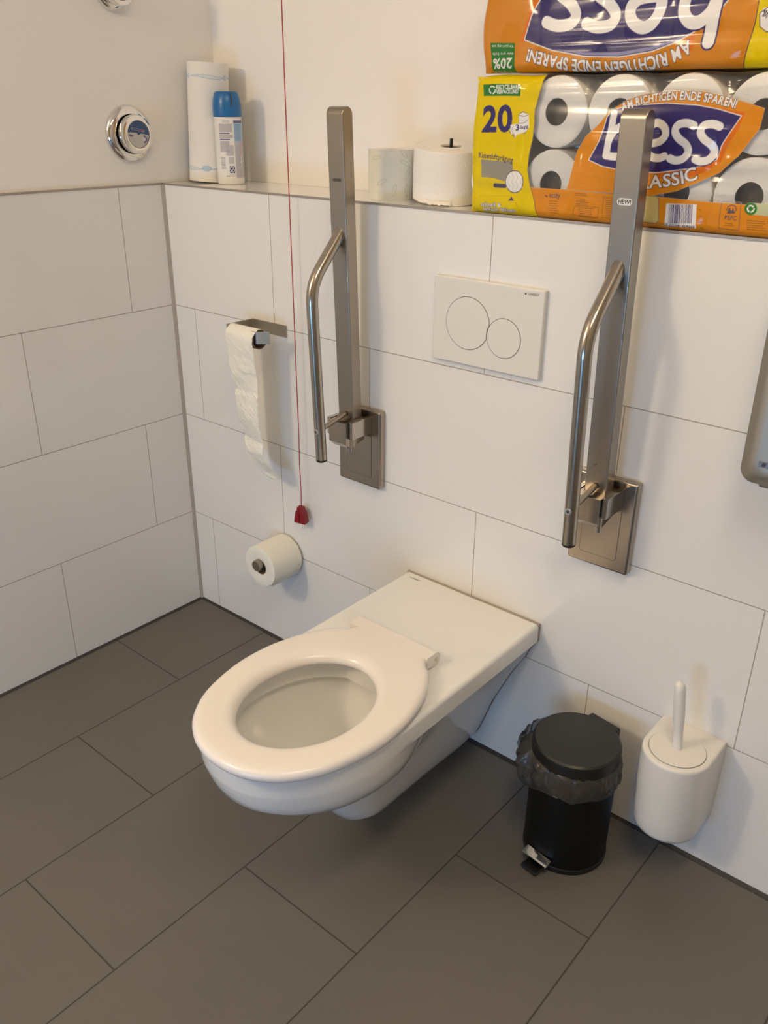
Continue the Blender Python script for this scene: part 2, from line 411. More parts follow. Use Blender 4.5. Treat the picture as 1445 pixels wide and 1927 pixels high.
# ------------------------------------------------------------------ toilet
T = empty('toilet', (.985, 0, 0), 'long white wall-hung toilet with the seat down and no lid', 'toilet')
KZ = [.02, .03, .05, .10, .15, .17, .20, .25, .30, .345, .350, .392]
TAB = {'hb': [.030, .044, .053, .060, .072, .092, .124, .156, .1715, .1772, .1775, .1775],
       'yf': [.385, .41, .44, .475, .505, .545, .60, .665, .7015, .7138, .715, .717],
       'kp': [.030, .040, .050, .058, .062, .065, .070, .078, .090, .110, .1775, .1775],
       'rr': [.025, .034, .045, .062, .078, .087, .100, .122, .150, .168, .1775, .1775],
       'yc': [.34, .36, .37, .38, .39, .41, .43, .455, .475, .485, .485, .485]}
sst = lambda t: (lambda q: q * q * (3 - 2 * q))(min(1, max(0, t)))
def outline(z, ins=0, ys=24, fs=40):
    hb, yf, kp, rr, yc = [float(np.interp(z, KZ, TAB[k])) for k in ('hb', 'yf', 'kp', 'rr', 'yc')]
    R = []
    for k in range(ys):
        t = k / ys; y = yc * t
        wid = kp + (hb - kp) * sst((y - .17) / (yc - .17)) + (rr - kp) * (1 - sst(y / .075))
        R.append((wid - ins, -y))
    for k in range(fs + 1):
        a = PI / 2 * k / fs; e = 1 / 1.06
        R.append(((hb - ins) * max(0, math.cos(a)) ** e, -(yc + (yf - ins - yc) * math.sin(a) ** e)))
    R[-1] = (0, R[-1][1])
    return R + [(-x, y) for x, y in R[-2::-1]]
b = bmesh.new()
lev = [(.392, .009), (.3912, .0045), (.3885, .0015), (.384, 0), (.36, 0), (.3512, .0)]
rings = [outline(z, i) for z, i in lev]
rings += [outline(z) for z in (.3449, .341, .335, .32, .30, .28, .26, .24, .22, .20, .185, .17, .16, .15, .13, .10, .075, .05, .035, .03, .02)]
zs = [z for z, i in lev] + [.3475, .342, .335, .32, .30, .28, .26, .24, .22, .20, .185, .17, .16, .15, .13, .10, .075, .05, .035, .03, .026]
RY0 = -.0076
lift = lambda y, z: (.030 - .007 * min(1, max(0, (.16 - z) / .08))) * sst((.3475 - z) / .15) * min(1, max(0, -y / .38))
vr = [[b.verts.new((x, min(y, RY0), z + lift(y, z))) for x, y in ring] for ring, z in zip(rings, zs)]
n = len(rings[0])
for A, B in zip(vr, vr[1:]):
    for k in range(n - 1): b.faces.new((A[k], A[k + 1], B[k + 1], B[k]))
    b.faces.new((A[-1], A[0], B[0], B[-1]))
b.faces.new(vr[-1])
# inner bowl
CY = -.520
inn = [(.392, .132, .172, CY), (.3915, .129, .169, CY), (.389, .1265, .1665, CY), (.384, .125, .165, CY), (.352, .124, .163, CY), (.349, .126, .165, CY), (.346, .135, .174, CY),
       (.335, .136, .175, CY), (.31, .130, .168, CY), (.28, .118, .152, CY + .006), (.25, .100, .128, CY + .02), (.225, .080, .102, CY + .04), (.205, .062, .08, CY + .06), (.185, .05, .062, CY + .08), (.15, .042, .05, CY + .09), (.13, .03, .035, CY + .09)]
top = rings[0]; ang = [math.atan2(y - CY, x) for x, y in top]
vi = []
for z, a_, b_, cy in inn:
    vi.append([b.verts.new((a_ * math.cos(t), cy + b_ * math.sin(t), z)) for t in ang])
# parametrise the top ellipse by the direction seen from its centre
for A, B in [(vr[0], vi[0])] + list(zip(vi, vi[1:])):
    for k in range(n):
        j = (k + 1) % n
        b.faces.new((A[k], B[k], B[j], A[j]))
b.faces.new(vi[-1])
obj('bowl', b, 'ceramic', T, angle=38)
b = lathe([(0, 0), (.055, 0)], 40); 
for v in b.verts: v.co = Vector((v.co.x, v.co.y * 1.25 - .435, .192))
obj('water', b, 'water', T)
obj('flush_inlet', box((-.005, -.367, .350), (.062, -.349, .386), .004), 'ceramic', T, angle=40)
obj('gasket', box((-.178, -.0075, .350), (.178, .0, .3932), .0015, 1), 'gasket', T)
b = bmesh.new()
for ring, z in ((outline(.30, -.002), .302), (outline(.20, -.002), .20), (outline(.10, -.002), .10), (outline(.05, -.002), .03)):
    pass
fl = [(outline(z)[0][0] + .001, z) for z in (.348, .32, .30, .27, .24, .20, .16, .12, .10, .07, .05, .035)]
b = prism(fl + [(-x, z) for x, z in fl[::-1]], -.0058, -.0005, 'y')
obj('mounting_gasket', b, 'trim_metal', T)
sq = box((-.1545, -.0255, .392), (-.1510, -.0235, .3922)); obj('maker_mark', sq, 'ink', T)
text_obj('maker_lettering', 'GEBERIT', .0062, Matrix.Translation((-.137, -.0245, .392)), 'ink', T, .01, thick=.0002)
obj('bolt_cover', lathe([(.004, 0), (.004, .0008), (0, .0012)], 16, (-.088, -.243, .392)), 'ink_grey', T)
# seat ring
SX, SY = .008, -.497
half = [(0, -.234), (.035, -.231), (.075, -.217), (.115, -.187), (.148, -.140), (.168, -.082), (.178, -.02), (.175, .045), (.160, .105), (.139, .150), (.118, .180), (.098, .197), (.089, .209), (.0855, .224), (.082, .235), (.05, .2395), (0, .240)]
ctrl = smoothcurve(half + [(-x, y) for x, y in half[-2:0:-1]], 8, True)
aa = np.array([math.atan2(y, x) for x, y in ctrl]); rad = np.array([math.hypot(x, y) for x, y in ctrl]); o_ = np.argsort(aa); aa, rad = aa[o_], rad[o_]
aa = np.r_[aa - 2 * PI, aa, aa + 2 * PI]; rad = np.r_[rad, rad, rad]
N = 180; b = bmesh.new(); prof = [('i', .001, .398), ('i', -.001, .402), ('i', .000, .407), ('i', .003, .412), ('i', .008, .4165), ('i', .015, .4193), ('i', .024, .4205), ('o', .020, .4208), ('o', .012, .4203), ('o', .006, .4188), ('o', .002, .4155), ('o', .000, .411), ('o', .0005, .405), ('o', .003, .400), ('o', .008, .398)]
th = [2 * PI * k / N for k in range(N)]
Po = [Vector((SX + np.interp(t, aa, rad) * math.cos(t), SY + np.interp(t, aa, rad) * math.sin(t))) for t in th]
Pi_ = [Vector((SX + .1105 * math.cos(t), SY - .022 + .139 * math.sin(t))) for t in th]
rr_ = []
for kind, off, z in prof:
    ring = []
    for po, pi in zip(Po, Pi_):
        d = (po - pi).normalized(); q = pi + d * off if kind == 'i' else po - d * off
        ring.append(b.verts.new((q.x, q.y, z)))
    rr_.append(ring)
for A, B in zip(rr_, rr_[1:] + rr_[:1]):
    for k in range(N): b.faces.new((A[k], A[(k + 1) % N], B[(k + 1) % N], B[k]))
seat = obj('seat', b, 'seat_plastic', T, smooth=True)
hb = prism([(-.262 + .0145 * math.cos(t) , .4065 + .0145 * math.sin(t)) for t in [k * PI / 12 for k in range(-6, 19)]][:19] + [(-.285, .4205), (-.285, .399)], -.100, .100, 'x', bevel=.0)
b = bmesh.new()
pr = [(-.2625 + .0145 * math.cos(t), .4063 + .0145 * math.sin(t)) for t in [PI / 2 - k * PI / 12 for k in range(13)]] + [(-.29, .396), (-.29, .4205)]
hb.free()
b = prism(pr, -.0995, .101, 'x', bevel=.0012); obj('hinge', b, 'seat_plastic', seat, angle=40)
obj('hinge_pin', lathe([(.0048, -.001), (.0048, .0010), (0, .0012)], 16, (.1013, -.2615, .4060), (1, 0, 0)), 'steel_satin', seat)
for x, y in ((.10, -.33), (-.09, -.33), (.13, -.62), (-.12, -.62)):
    obj('buffer', box((x - .006, y - .012, .3915), (x + .006, y + .012, .3985), .001), 'white_plastic', seat)

# ------------------------------------------------------------------ flush plate
F = empty('flush_plate', (.9885, 0, .993), 'white dual flush plate with two round buttons on the tiles above the toilet', 'flush plate')
hw, hh = .1245, .083
obj('plate', box((-hw, -.012, -hh), (hw, 0, hh), .003, 4), 'plate_plastic', F, angle=50)
BC, BR, SCc, SR = (-.0405, -.0005), .0515, (.0435, -.0165), .0382
def disc_in(c, rd, other=None, ro=0, ins=0, n=120):
    out = []
    for k in range(n):
        t = 2 * PI * k / n; x, y = c[0] + (rd - ins) * math.cos(t), c[1] + (rd - ins) * math.sin(t)
        if other is not None:
            dx, dy = x - other[0], y - other[1]; q = math.hypot(dx, dy)
            if q < ro + ins: x, y = other[0] + dx / q * (ro + ins), other[1] + dy / q * (ro + ins)
        out.append((x, y))
    return out
def button(name, c, rd, other, ro):
    g = prism(disc_in(c, rd, other, ro), -.01218, -.011, 'y'); obj('button_gap', g, 'groove', F)
    b = bmesh.new(); L = [(.0012, -.0122), (.0012, -.0127), (.0017, -.0131), (.0035, -.0132)]
    R_ = [[b.verts.new((x, y, z)) for x, z in disc_in(c, rd, other, ro, i)] for i, y in L]
    for A, B in zip(R_, R_[1:]):
        for k in range(len(A)): b.faces.new((A[k], A[(k + 1) % len(A)], B[(k + 1) % len(A)], B[k]))
    b.faces.new(R_[-1]); b.faces.new(R_[0][::-1]); obj(name, b, 'plate_plastic', F, angle=30)
button('large_button', BC, BR, SCc, SR); button('small_button', SCc, SR, None, 0)
Rx = Matrix.Rotation(PI / 2, 4, 'X')
text_obj('maker_lettering', 'GEBERIT', .0065, Matrix.Translation((.101, -.012, .0735)) @ Rx, 'ink_grey', F, .01)
obj('maker_mark', box((.083, -.0123, .0715), (.0862, -.012, .0748)), 'ink', F)

# ------------------------------------------------------------------ fold-up grab rails
def arm_xf():
    return Matrix.Translation((0, -.0615, .066)) @ Matrix.Rotation(math.atan2(.023, .62), 4, 'X')
def grab_rail(loc, label):
    G = empty('grab_rail', loc, label, 'grab rail', 'folded-up grab rails either side of the toilet')
    pl = obj('wall_plate', box((-.0625, -.020, -.0925), (.0625, 0, .0925), .005, 4, edges=lambda c, d: True), 'steel_plate', G, angle=40)
    obj('cover_gap', prism(rrect(-.0380, .0380, -.0690, .0745, .006), -.0203, -.0195, 'y'), 'seam', pl)
    obj('cover', prism(rrect(-.0371, .0371, -.0681, .0736, .0052), -.0207, -.0195, 'y'), 'steel_plate', pl)
    for s in (-1, 1):
        x0, x1 = sorted((s * .0265, s * .0375))
        b = prism([(-.019, .0785), (-.019, .0395), (-.083, .0395), (-.083, .0785)], x0, x1, 'x', bevel=.001); obj('bracket_cheek', b, 'steel_polished', G, angle=40)
    b = prism([(-.030, .077), (-.030, .026), (-.074, .0135), (-.0905, .0285), (-.0905, .077)], -.0255, .0255, 'x', bevel=.001); obj('hinge_block', b, 'steel_plate', G, angle=40)
    obj('hinge_stub', tube([(.0205, -.074, .040), (.0205, -.074, .0085)], .0062, 20), 'steel_polished', G, angle=40)
    obj('bracket_floor', box((-.027, -.060, .062), (.027, -.019, .0715), .0), 'steel_plate', G)
    obj('hinge_axle', tube([(-.0270, -.066, .058), (.0270, -.066, .058)], .003, 20), 'steel_satin', G, smooth=False)
    X = arm_xf()
    L = .634; R0 = .0145
    pr = [(0, 0), (.029, 0)] + [(R0 + R0 * math.cos(t), L - R0 + R0 * math.sin(t)) for t in [k * PI / 16 for k in range(17)]]
    b = prism(pr, -.0215, .0215, 'x'); 
    es = [e for e in b.edges if abs(e.verts[0].co.x - e.verts[1].co.x) < 1e-6]
    bmesh.ops.bevel(b, geom=es, offset=.0022, segments=3, profile=.5, affect='EDGES')
    for v in b.verts: v.co = X @ v.co
    rail = obj('rail', b, 'steel', G, angle=30)
    P = rounded([(0, -.068, .474), (0, -.1590, .378), (0, -.1415, .0045)], .040, 12)
    tb = obj('grip_tube', tube(P, .0122, 40), 'steel_tube', G, angle=40)
    obj('end_cap', lathe([(.0123, .0002), (.0124, -.0030), (.0110, -.0048), (0, -.005)], 24, (0, -.1415, .0045), (0, -.046, 1)), 'black_plastic', tb, angle=40)
    obj('stay', tube([(0, -.146, .071), (0, -.064, .088)], .0055, 20), 'steel', tb, angle=40)
    sc = obj('screw', lathe([(.0062, -.002), (.0062, .0008), (.0055, .0014), (.0032, .0014)], 24, (0, -.1562, .0705), (0, -1, .05)), 'steel_satin', tb, angle=40)
    obj('screw_socket', lathe([(.0033, .0006), (0, .0006)], 6, (0, -.1564, .0705), (0, -1, .05)), 'ink', sc)
    return G, X, rail
def onrail(X, s): return X @ Matrix.Translation((0, -.0002, s)) @ Matrix.Rotation(PI / 2, 4, 'X')
G1, X1, r1 = grab_rail((.670, 0, .672), 'folded-up steel grab rail nearer the hanging red pull cord')
text_obj('maker_lettering', 'HEWI', .0085, onrail(X1, .504), 'ink', r1, .015)
G2, X2, r2_ = grab_rail((1.277, 0, .672), 'folded-up steel grab rail in front of the toilet paper packs')
bb = bmesh.new(); pill = []
for sx, a0 in ((1, -PI / 2), (-1, PI / 2)):
    for k in range(13):
        t = a0 + PI * k / 12; pill.append((sx * .0075 + .0052 * math.cos(t), .0052 * math.sin(t)))
vs = [bb.verts.new(onrail(X2, .504) @ Vector((x, y, .0002))) for x, y in pill]; bb.faces.new(vs); obj('maker_label', bb, 'label_white', r2_)
text_obj('maker_lettering', 'HEWI', .0085, onrail(X2, .504) @ Matrix.Translation((0, 0, .0002)), 'ink', r2_, .02)
obj('rivet', lathe([(.0042, 0), (.004, .0007), (0, .0008)], 20, X2 @ Vector((-.006, 0, .064)), (0, -1, .03)), 'steel_tube', r2_)

# ------------------------------------------------------------------ toilet paper holders
H = empty('toilet_paper_holder', (.37, 0, .892), 'flat steel toilet paper holder with an almost empty roll', 'paper holder')
b = bmesh.new()
path = [(-.058, -.0005), (.058, -.0005)]
strip = [(.058, -.0018), (-.060, -.0018), (-.060, -.084), (.050, -.0905), (.073, -.070)]
P = [Vector((x, y, 0)) for x, y in strip]; Q = rounded(P, .004, 5); secs = []
for i, p in enumerate(Q):
    d = (Q[min(i + 1, len(Q) - 1)] - Q[max(i - 1, 0)]).normalized(); nrm = Vector((d.y, -d.x, 0)) * .0016
    secs.append([b.verts.new((p + nrm * s) + Vector((0, 0, h))) for s, h in ((-1, -.014), (1, -.014), (1, .014), (-1, .014))])
for A, B in zip(secs, secs[1:]):
    for k in range(4): b.faces.new((A[k], A[(k + 1) % 4], B[(k + 1) % 4], B[k]))
b.faces.new(secs[0]); b.faces.new(secs[-1][::-1]); bmesh.ops.bevel(b, geom=[e for e in b.edges], offset=.0004, segments=1, affect='EDGES')
obj('bracket', b, 'steel_brushed', H, angle=30)
RP = empty('toilet_roll', (.3725, -.0795, .8855), 'almost empty toilet roll with a long crumpled strip hanging down the wall', 'toilet roll')
b = lathe([(.0205, -.0475), (.022, -.0475), (.022, .0475), (.0205, .0475), (.0205, -.0475)], 40, axis=(1, 0, 0)); obj('core', b, 'cardboard', RP, angle=40)
LP = [(0.325, -0.09, 0.9065), (0.325, -0.0925, 0.8781), (0.325, -0.0937, 0.8466), (0.325, -0.0891, 0.8071), (0.327, -0.0874, 0.7888), (0.328, -0.0797, 0.753), (0.328, -0.0841, 0.7407), (0.328, -0.0869, 0.7077), (0.328, -0.0803, 0.6857), (0.33, -0.0742, 0.657), (0.332, -0.066, 0.6302), (0.332, -0.0707, 0.6146), (0.335, -0.0715, 0.5944), (0.345, -0.0681, 0.5717), (0.36, -0.0633, 0.5542), (0.38, -0.0575, 0.5405), (0.41, -0.0589, 0.5305)]
RPp = [(0.42, -0.0857, 0.9107), (0.42, -0.0907, 0.8872), (0.42, -0.0957, 0.8635), (0.42, -0.0952, 0.826), (0.42, -0.0933, 0.8079), (0.42, -0.0903, 0.7586), (0.42, -0.0928, 0.7462), (0.42, -0.0966, 0.717), (0.42, -0.0983, 0.695), (0.42, -0.0935, 0.667), (0.42, -0.084, 0.6319), (0.42, -0.0884, 0.6194), (0.42, -0.091, 0.6064), (0.425, -0.0865, 0.587), (0.43, -0.0749, 0.5681), (0.435, -0.0628, 0.5544), (0.44, -0.0487, 0.5386)]
arc = [(math.cos(t), math.sin(t)) for t in [PI * .5 + k * PI * .5 / 5 for k in range(-3, 3)]]   # over the top of the core
Lc = [(.325, -.0795 + .0232 * c, .8855 + .0232 * s) for c, s in arc]; Rc = [(.42, y, z) for x, y, z in Lc]
LP = Lc[:5] + [(.325, -.1010, .8935), (.325, -.1015, .870)] + [(x, y - .006 * max(0, 1 - i / 5), z) for i, (x, y, z) in enumerate(LP[2:], 0)]
RPp = Rc[:5] + [(.42, -.1010, .8935), (.42, -.1015, .872)] + [(x, y - .004 * max(0, 1 - i / 5), z) for i, (x, y, z) in enumerate(RPp[2:], 0)]
def dense(p, m=9):
    q = smoothcurve(p[:7], m); 
    for a_, c_ in zip(p[6:], p[7:]): q += [tuple(x + (y - x) * k / m for x, y in zip(a_, c_)) for k in range(1, m + 1)]
    return q
LS, RS = dense(LP), dense(RPp); b = bmesh.new(); NU = 40; grid = []
for i, (a, c) in enumerate(zip(LS, RS)):
    row = []
    for k in range(NU + 1):
        t = k / NU; p = Vector(a).lerp(Vector(c), t); amp = min(1, max(0, i - 30) / 40)
        nz = noise.noise(Vector((t * 2.2 + p.z * 9, p.z * 22, 1.3))) + .55 * abs(noise.noise(Vector((t * 6 + p.z * 60, p.z * 45, 4.1)))) * 2 + .25 * noise.noise(Vector((t * 22, p.z * 170, 7.7)))
        p.y -= (.0036 * nz + .0025 * math.sin(PI * t)) * amp; row.append(b.verts.new(p - Vector(RP.location)))
    grid.append(row)
for A, B in zip(grid, grid[1:]):
    for k in range(NU): b.faces.new((A[k], A[k + 1], B[k + 1], B[k]))
st = obj('paper_strip', b, 'paper_tissue', RP, smooth=True); md = st.modifiers.new('thickness', 'SOLIDIFY'); md.thickness = .0006

H2 = empty('spare_roll_holder', (.400, 0, .303), 'steel peg on the tiles low beside the floor corner', 'roll holder')
obj('peg', lathe([(.0, 0), (.0145, 0), (.0145, .1165), (.0138, .118), (0, .118)], 32, axis=(0, -1, 0)), 'steel', H2, angle=40)
obj('rosette', lathe([(.0, .0), (.019, .0), (.019, .003), (.013, .004)], 32, axis=(0, -1, 0)), 'steel', H2, angle=40)
def roll_profile(R, r, L, bulge=.0):
    return [(r, 0), (R - .004, 0), (R - .0012, .0008), (R, .004), (R, L - .004), (R - .0012, L - .001), (R - .004, L), (r + .02, L + bulge), (r + .004, L - .0005), (r, L - .002), (r, 0)]
R2 = empty('spare_toilet_roll', (.400, -.006, .303 - .0075), 'full spare toilet roll on the low wall peg', 'toilet roll')
obj('paper', lathe(roll_profile(.0565, .0215, .099, .002), 72, axis=(0, -1, 0)), 'paper_tissue', R2, angle=35)
obj('core', lathe([(.0213, .001), (.0206, .001), (.0206, .097), (.0213, .097), (.0213, .001)], 40, axis=(0, -1, 0)), 'cardboard', R2, angle=35)
b = bmesh.new(); rows = []
for k in range(12):       # loose outer sheet edge
    t = -.5 - k * .05
    rows.append([b.verts.new((( .0565 + .0006 + .0003 * k) * math.cos(t), -y, (.0565 + .0006 + .0003 * k) * math.sin(t))) for y in (.002, .03, .065, .097)])
for A, B in zip(rows, rows[1:]):
    for k in range(3): b.faces.new((A[k], A[k + 1], B[k + 1], B[k]))
o = obj('loose_sheet', b, 'paper_tissue', R2, smooth=True)

# ------------------------------------------------------------------ red pull cord
PC = empty('pull_cord', (.4755, -.0225, 0), 'thin red emergency pull cord with a red handle hanging near the left grab rail', 'pull cord')
pts = []
for k in range(60):
    z = CZ - .012 - (CZ - .012 - .462) * k / 59; q = max(0, (.75 - z) / .3)
    pts.append((.0012 * math.sin(z * 40) * q + .0015 * math.sin(z * 3), .0006 * math.sin(z * 31) * q, z))
obj('cord', tube(pts, .0011, 8), 'red_cord', PC, smooth=True)
obj('ceiling_switch', lathe([(0, 0), (.035, 0), (.033, -.010), (.01, -.014), (0, -.014)], 32, (0, 0, CZ)), 'white_plastic', PC, angle=40)
b = bmesh.new()
secs = [(.463, .0045, .0045), (.4615, .0080, .0075), (.452, .0092, .0085), (.4505, .0112, .0088), (.449, .0125, .0090), (.420, .0168, .0105), (.4185, .0165, .0100)]
RR = []
for z, a, c in secs:
    ring = []
    for cx, cy in ((1, 1), (-1, 1), (-1, -1), (1, -1)):
        rc = .0025
        for k in range(4):
            t = math.atan2(cy, cx) - PI / 4 + PI / 2 * k / 3
            ring.append(b.verts.new((cx * (a - rc) + rc * math.cos(t), cy * (c - rc) + rc * math.sin(t), z)))
    RR.append(ring)
for A, B in zip(RR, RR[1:]):
    for k in range(16): b.faces.new((A[k], A[(k + 1) % 16], B[(k + 1) % 16], B[k]))
b.faces.new(RR[0]); b.faces.new(RR[-1][::-1])
for v in b.verts: v.co.xy = Matrix.Rotation(math.radians(12), 2) @ v.co.xy
hd = obj('handle', b, 'red_plastic', PC, angle=35)
b = bmesh.new()
for x in (-.0085, .002): box((x - .0012, -.0125, .4215), (x + .0012, -.0085, .446), .0008, 1, bm=b)
box((-.0045, -.0115, .449), (.0005, -.0070, .458), .0008, 1, bm=b)
obj('handle_rib', b, 'red_plastic', hd)
obj('knot', tube([(.008 + .0035 * math.sin(t), -.002, .411 + .008 * math.cos(t)) for t in [k * 2 * PI / 20 for k in range(19)]], .0006, 6), 'clear_bead', PC, smooth=True)

# ------------------------------------------------------------------ pedal bin
B = empty('pedal_bin', (1.338, -.137, 0), 'black pedal bin with a bag showing under its lid, beside the toilet', 'bin')
obj('body', lathe([(0, .0), (.078, .0), (.0815, .003), (.0825, .012), (.0825, .235), (.080, .237), (.078, .235), (.077, .02), (0, .015)], 72), 'black_coat', B, angle=35)
obj('base_ring', lathe([(.0815, .0), (.0838, .001), (.0838, .011), (.0820, .013)], 72), 'black_plastic', B, angle=35)
lid = obj('lid', lathe([(.0840, .2385), (.0850, .2392), (.0850, .2640), (.0838, .2685), (.0800, .2715), (.078, .2712), (.05, .2728), (0, .2735)], 72), 'black_lid', B, angle=30)
b = bmesh.new(); rows = []; NT = 220
pf = [(.0825, .246), (.0850, .243), (.0880, .235), (.0895, .222), (.0895, .209), (.0880, .198), (.0860, .190), (.0838, .188)]
pf = smoothcurve(pf, 4)
for i, (rad0, z0) in enumerate(pf):
    ring = []; s = i / (len(pf) - 1)
    for k in range(NT):
        t = 2 * PI * k / NT; side = max(0, math.cos(t - PI * 1.12)) ** 3      # the loose bunch on the toilet side
        nz = noise.noise(Vector((math.cos(t) * 5, math.sin(t) * 5, s * 2.4))) + .6 * noise.noise(Vector((math.cos(t) * 14, math.sin(t) * 14, s * 5))) + .5 * abs(noise.noise(Vector((math.cos(t) * 26, math.sin(t) * 26, s * 9))))
        env = math.sin(PI * min(1, s * 1.02)) ** .6 if s < .98 else .1
        rad_ = max(.0832, rad0 + (.0048 * nz + .016 * side * (1 + .7 * nz)) * env)
        z = z0 - s * (.010 * noise.noise(Vector((math.cos(t) * 3, math.sin(t) * 3, 9))) + .035 * side)
        ring.append(b.verts.new((rad_ * math.cos(t), rad_ * math.sin(t), z)))
    rows.append(ring)
for A, Bq in zip(rows, rows[1:]):
    for k in range(NT): b.faces.new((A[k], A[(k + 1) % NT], Bq[(k + 1) % NT], Bq[k]))
bag = obj('bin_bag', b, 'bag_plastic', B, smooth=True)
b = bmesh.new()       # ragged corner of the bag
rows = []
for i in range(14):
    s = i / 13; row = []
    for k in range(18):
        t = PI * .98 + (k / 17 - .5) * .75 * (1 - .45 * s); q = noise.noise(Vector((k * .55, s * 4, 2.2)))
        rd = .106 + .010 * math.sin(PI * s) + .007 * q
        row.append(b.verts.new((rd * math.cos(t), rd * math.sin(t), .246 - .072 * s + .006 * q)))
    rows.append(row)
for A, Bq in zip(rows, rows[1:]):
    for k in range(17): b.faces.new((A[k], A[k + 1], Bq[k + 1], Bq[k]))
obj('bag_corner', b, 'bag_plastic', bag, smooth=True)
pa = math.radians(-98)      # direction of the pedal
pv = Vector((math.cos(pa), math.sin(pa), 0)); pt = Vector((-pv.y, pv.x, 0))
Mp = Matrix((pv, pt, Vector((0, 0, 1)))).transposed().to_4x4()
def turned(b):
    for v in b.verts: v.co = Mp @ v.co
    return b
obj('pedal', turned(box((.070, -.019, .006), (.116, .019, .011), .002)), 'black_plastic', B, angle=40)
obj('pedal_plate', turned(prism([(.082, .026), (.096, .022), (.1, .0235), (.1005, .0265), (.096, .028), (.083, .032)], -.029, .029, 'y', bevel=.0008)), 'chrome', B, angle=40)
hv = Vector((math.cos(pa + PI), math.sin(pa + PI), 0)); Mp = Matrix((hv, Vector((-hv.y, hv.x, 0)), Vector((0, 0, 1)))).transposed().to_4x4()
obj('lid_hinge', turned(box((.074, -.035, .205), (.097, .035, .266), .005)), 'black_plastic', B, angle=40)

# ------------------------------------------------------------------ toilet brush
BH = empty('toilet_brush_holder', (1.5095, 0, 0), 'white wall-mounted toilet brush holder with a rounded front', 'toilet brush holder')
def dshape(wd, dep, n=28):
    R = []
    yc = -(dep - wd)
    R.append((wd, 0))
    for k in range(6): R.append((wd, yc * (k + 1) / 7))
    for k in range(n + 1):
        t = PI * k / n; R.append((wd * math.cos(t), yc - wd * math.sin(t)))
    for k in range(6): R.append((-wd, yc * (6 - k) / 7))
    R.append((-wd, 0)); return R
b = bmesh.new(); RR = []
for z, wd, dep in ((.3045, .0605, .1415), (.3055, .0590, .140), (.3058, .056, .137), (.3058, .056, .137)): pass
stack = [(.124, .030, .080), (.118, .045, .105), (.118, .054, .120), (.122, .0585, .1275), (.130, .0605, .131), (.16, .0620, .136), (.24, .0628, .1415), (.298, .0628, .1430), (.3025, .0620, .1422), (.3045, .0600, .140), (.3050, .0565, .1365)]
for z, wd, dep in stack: RR.append([b.verts.new((x, min(y, -.0005), z + (.012 * (-y / .14) if z > .29 and False else 0))) for x, y in dshape(wd, dep)])
for A, Bq in zip(RR, RR[1:]):
    for k in range(len(A)): b.faces.new((A[k], A[(k + 1) % len(A)], Bq[(k + 1) % len(A)], Bq[k]))
b.faces.new(RR[0]); b.faces.new(RR[-1][::-1])
obj('holder_body', b, 'white_plastic', BH, angle=45)
TB = empty('toilet_brush', (1.5095, -.0805, .305), 'white toilet brush standing in its holder', 'toilet brush')
obj('lid_gap', lathe([(0, .0003), (.0515, .0003), (.0515, -.0005)], 56), 'groove', TB)
obj('lid', lathe([(.0505, .0002), (.0505, .0014), (.049, .0022), (.011, .0030), (0, .003)], 56), 'white_plastic', TB, angle=30)
b = lathe([(.0088, .002), (.0086, .036), (.0092, .044), (.0104, .060), (.0106, .085), (.0104, .128), (.0095, .1350), (.0070, .1400), (.0030, .1425), (0, .143)], 32)
for v in b.verts: v.co.x -= .12 * max(0, v.co.z)
obj('handle', b, 'white_plastic', TB, smooth=True)

# ------------------------------------------------------------------ towel dispenser at the right edge
TD = empty('towel_dispenser', (1.526, 0, .853), 'satin metal paper towel dispenser on the tiles at the right edge', 'dispenser')
b = prism([(0, .34), (0, .006), (.006, 0), (.27, 0), (.27, .34)], 0, -.1, 'y'); b.free()
b = bmesh.new(); RR = []
for y, ins in ((-.0005, .0), (-.090, 0), (-.094, .0005), (-.096, .003), (-.104, .012), (-.108, .018), (-.110, .028)):
    RR.append([b.verts.new((x, y, z)) for x, z in rrect(ins, .27 - ins, ins, .36 - ins, .022)])
for A, Bq in zip(RR, RR[1:]):
    for k in range(len(A)): b.faces.new((A[k], A[(k + 1) % len(A)], Bq[(k + 1) % len(A)], Bq[k]))
b.faces.new(RR[-1]); b.faces.new(RR[0][::-1]); obj('cover', b, 'steel_brushed', TD, angle=35)
obj('towel_slot', box((.03, -.088, -.006), (.24, -.02, .002), .002), 'ink_grey', TD)
lb = obj('maker_plate', box((.030, -.1108, .034), (.062, -.1098, .044), .0006, 1), 'steel_polished', TD)
obj('maker_mark', prism([(.034, .036), (.040, .036), (.042, .042), (.036, .042)], -.1112, -.1107, 'y'), 'ink', lb)

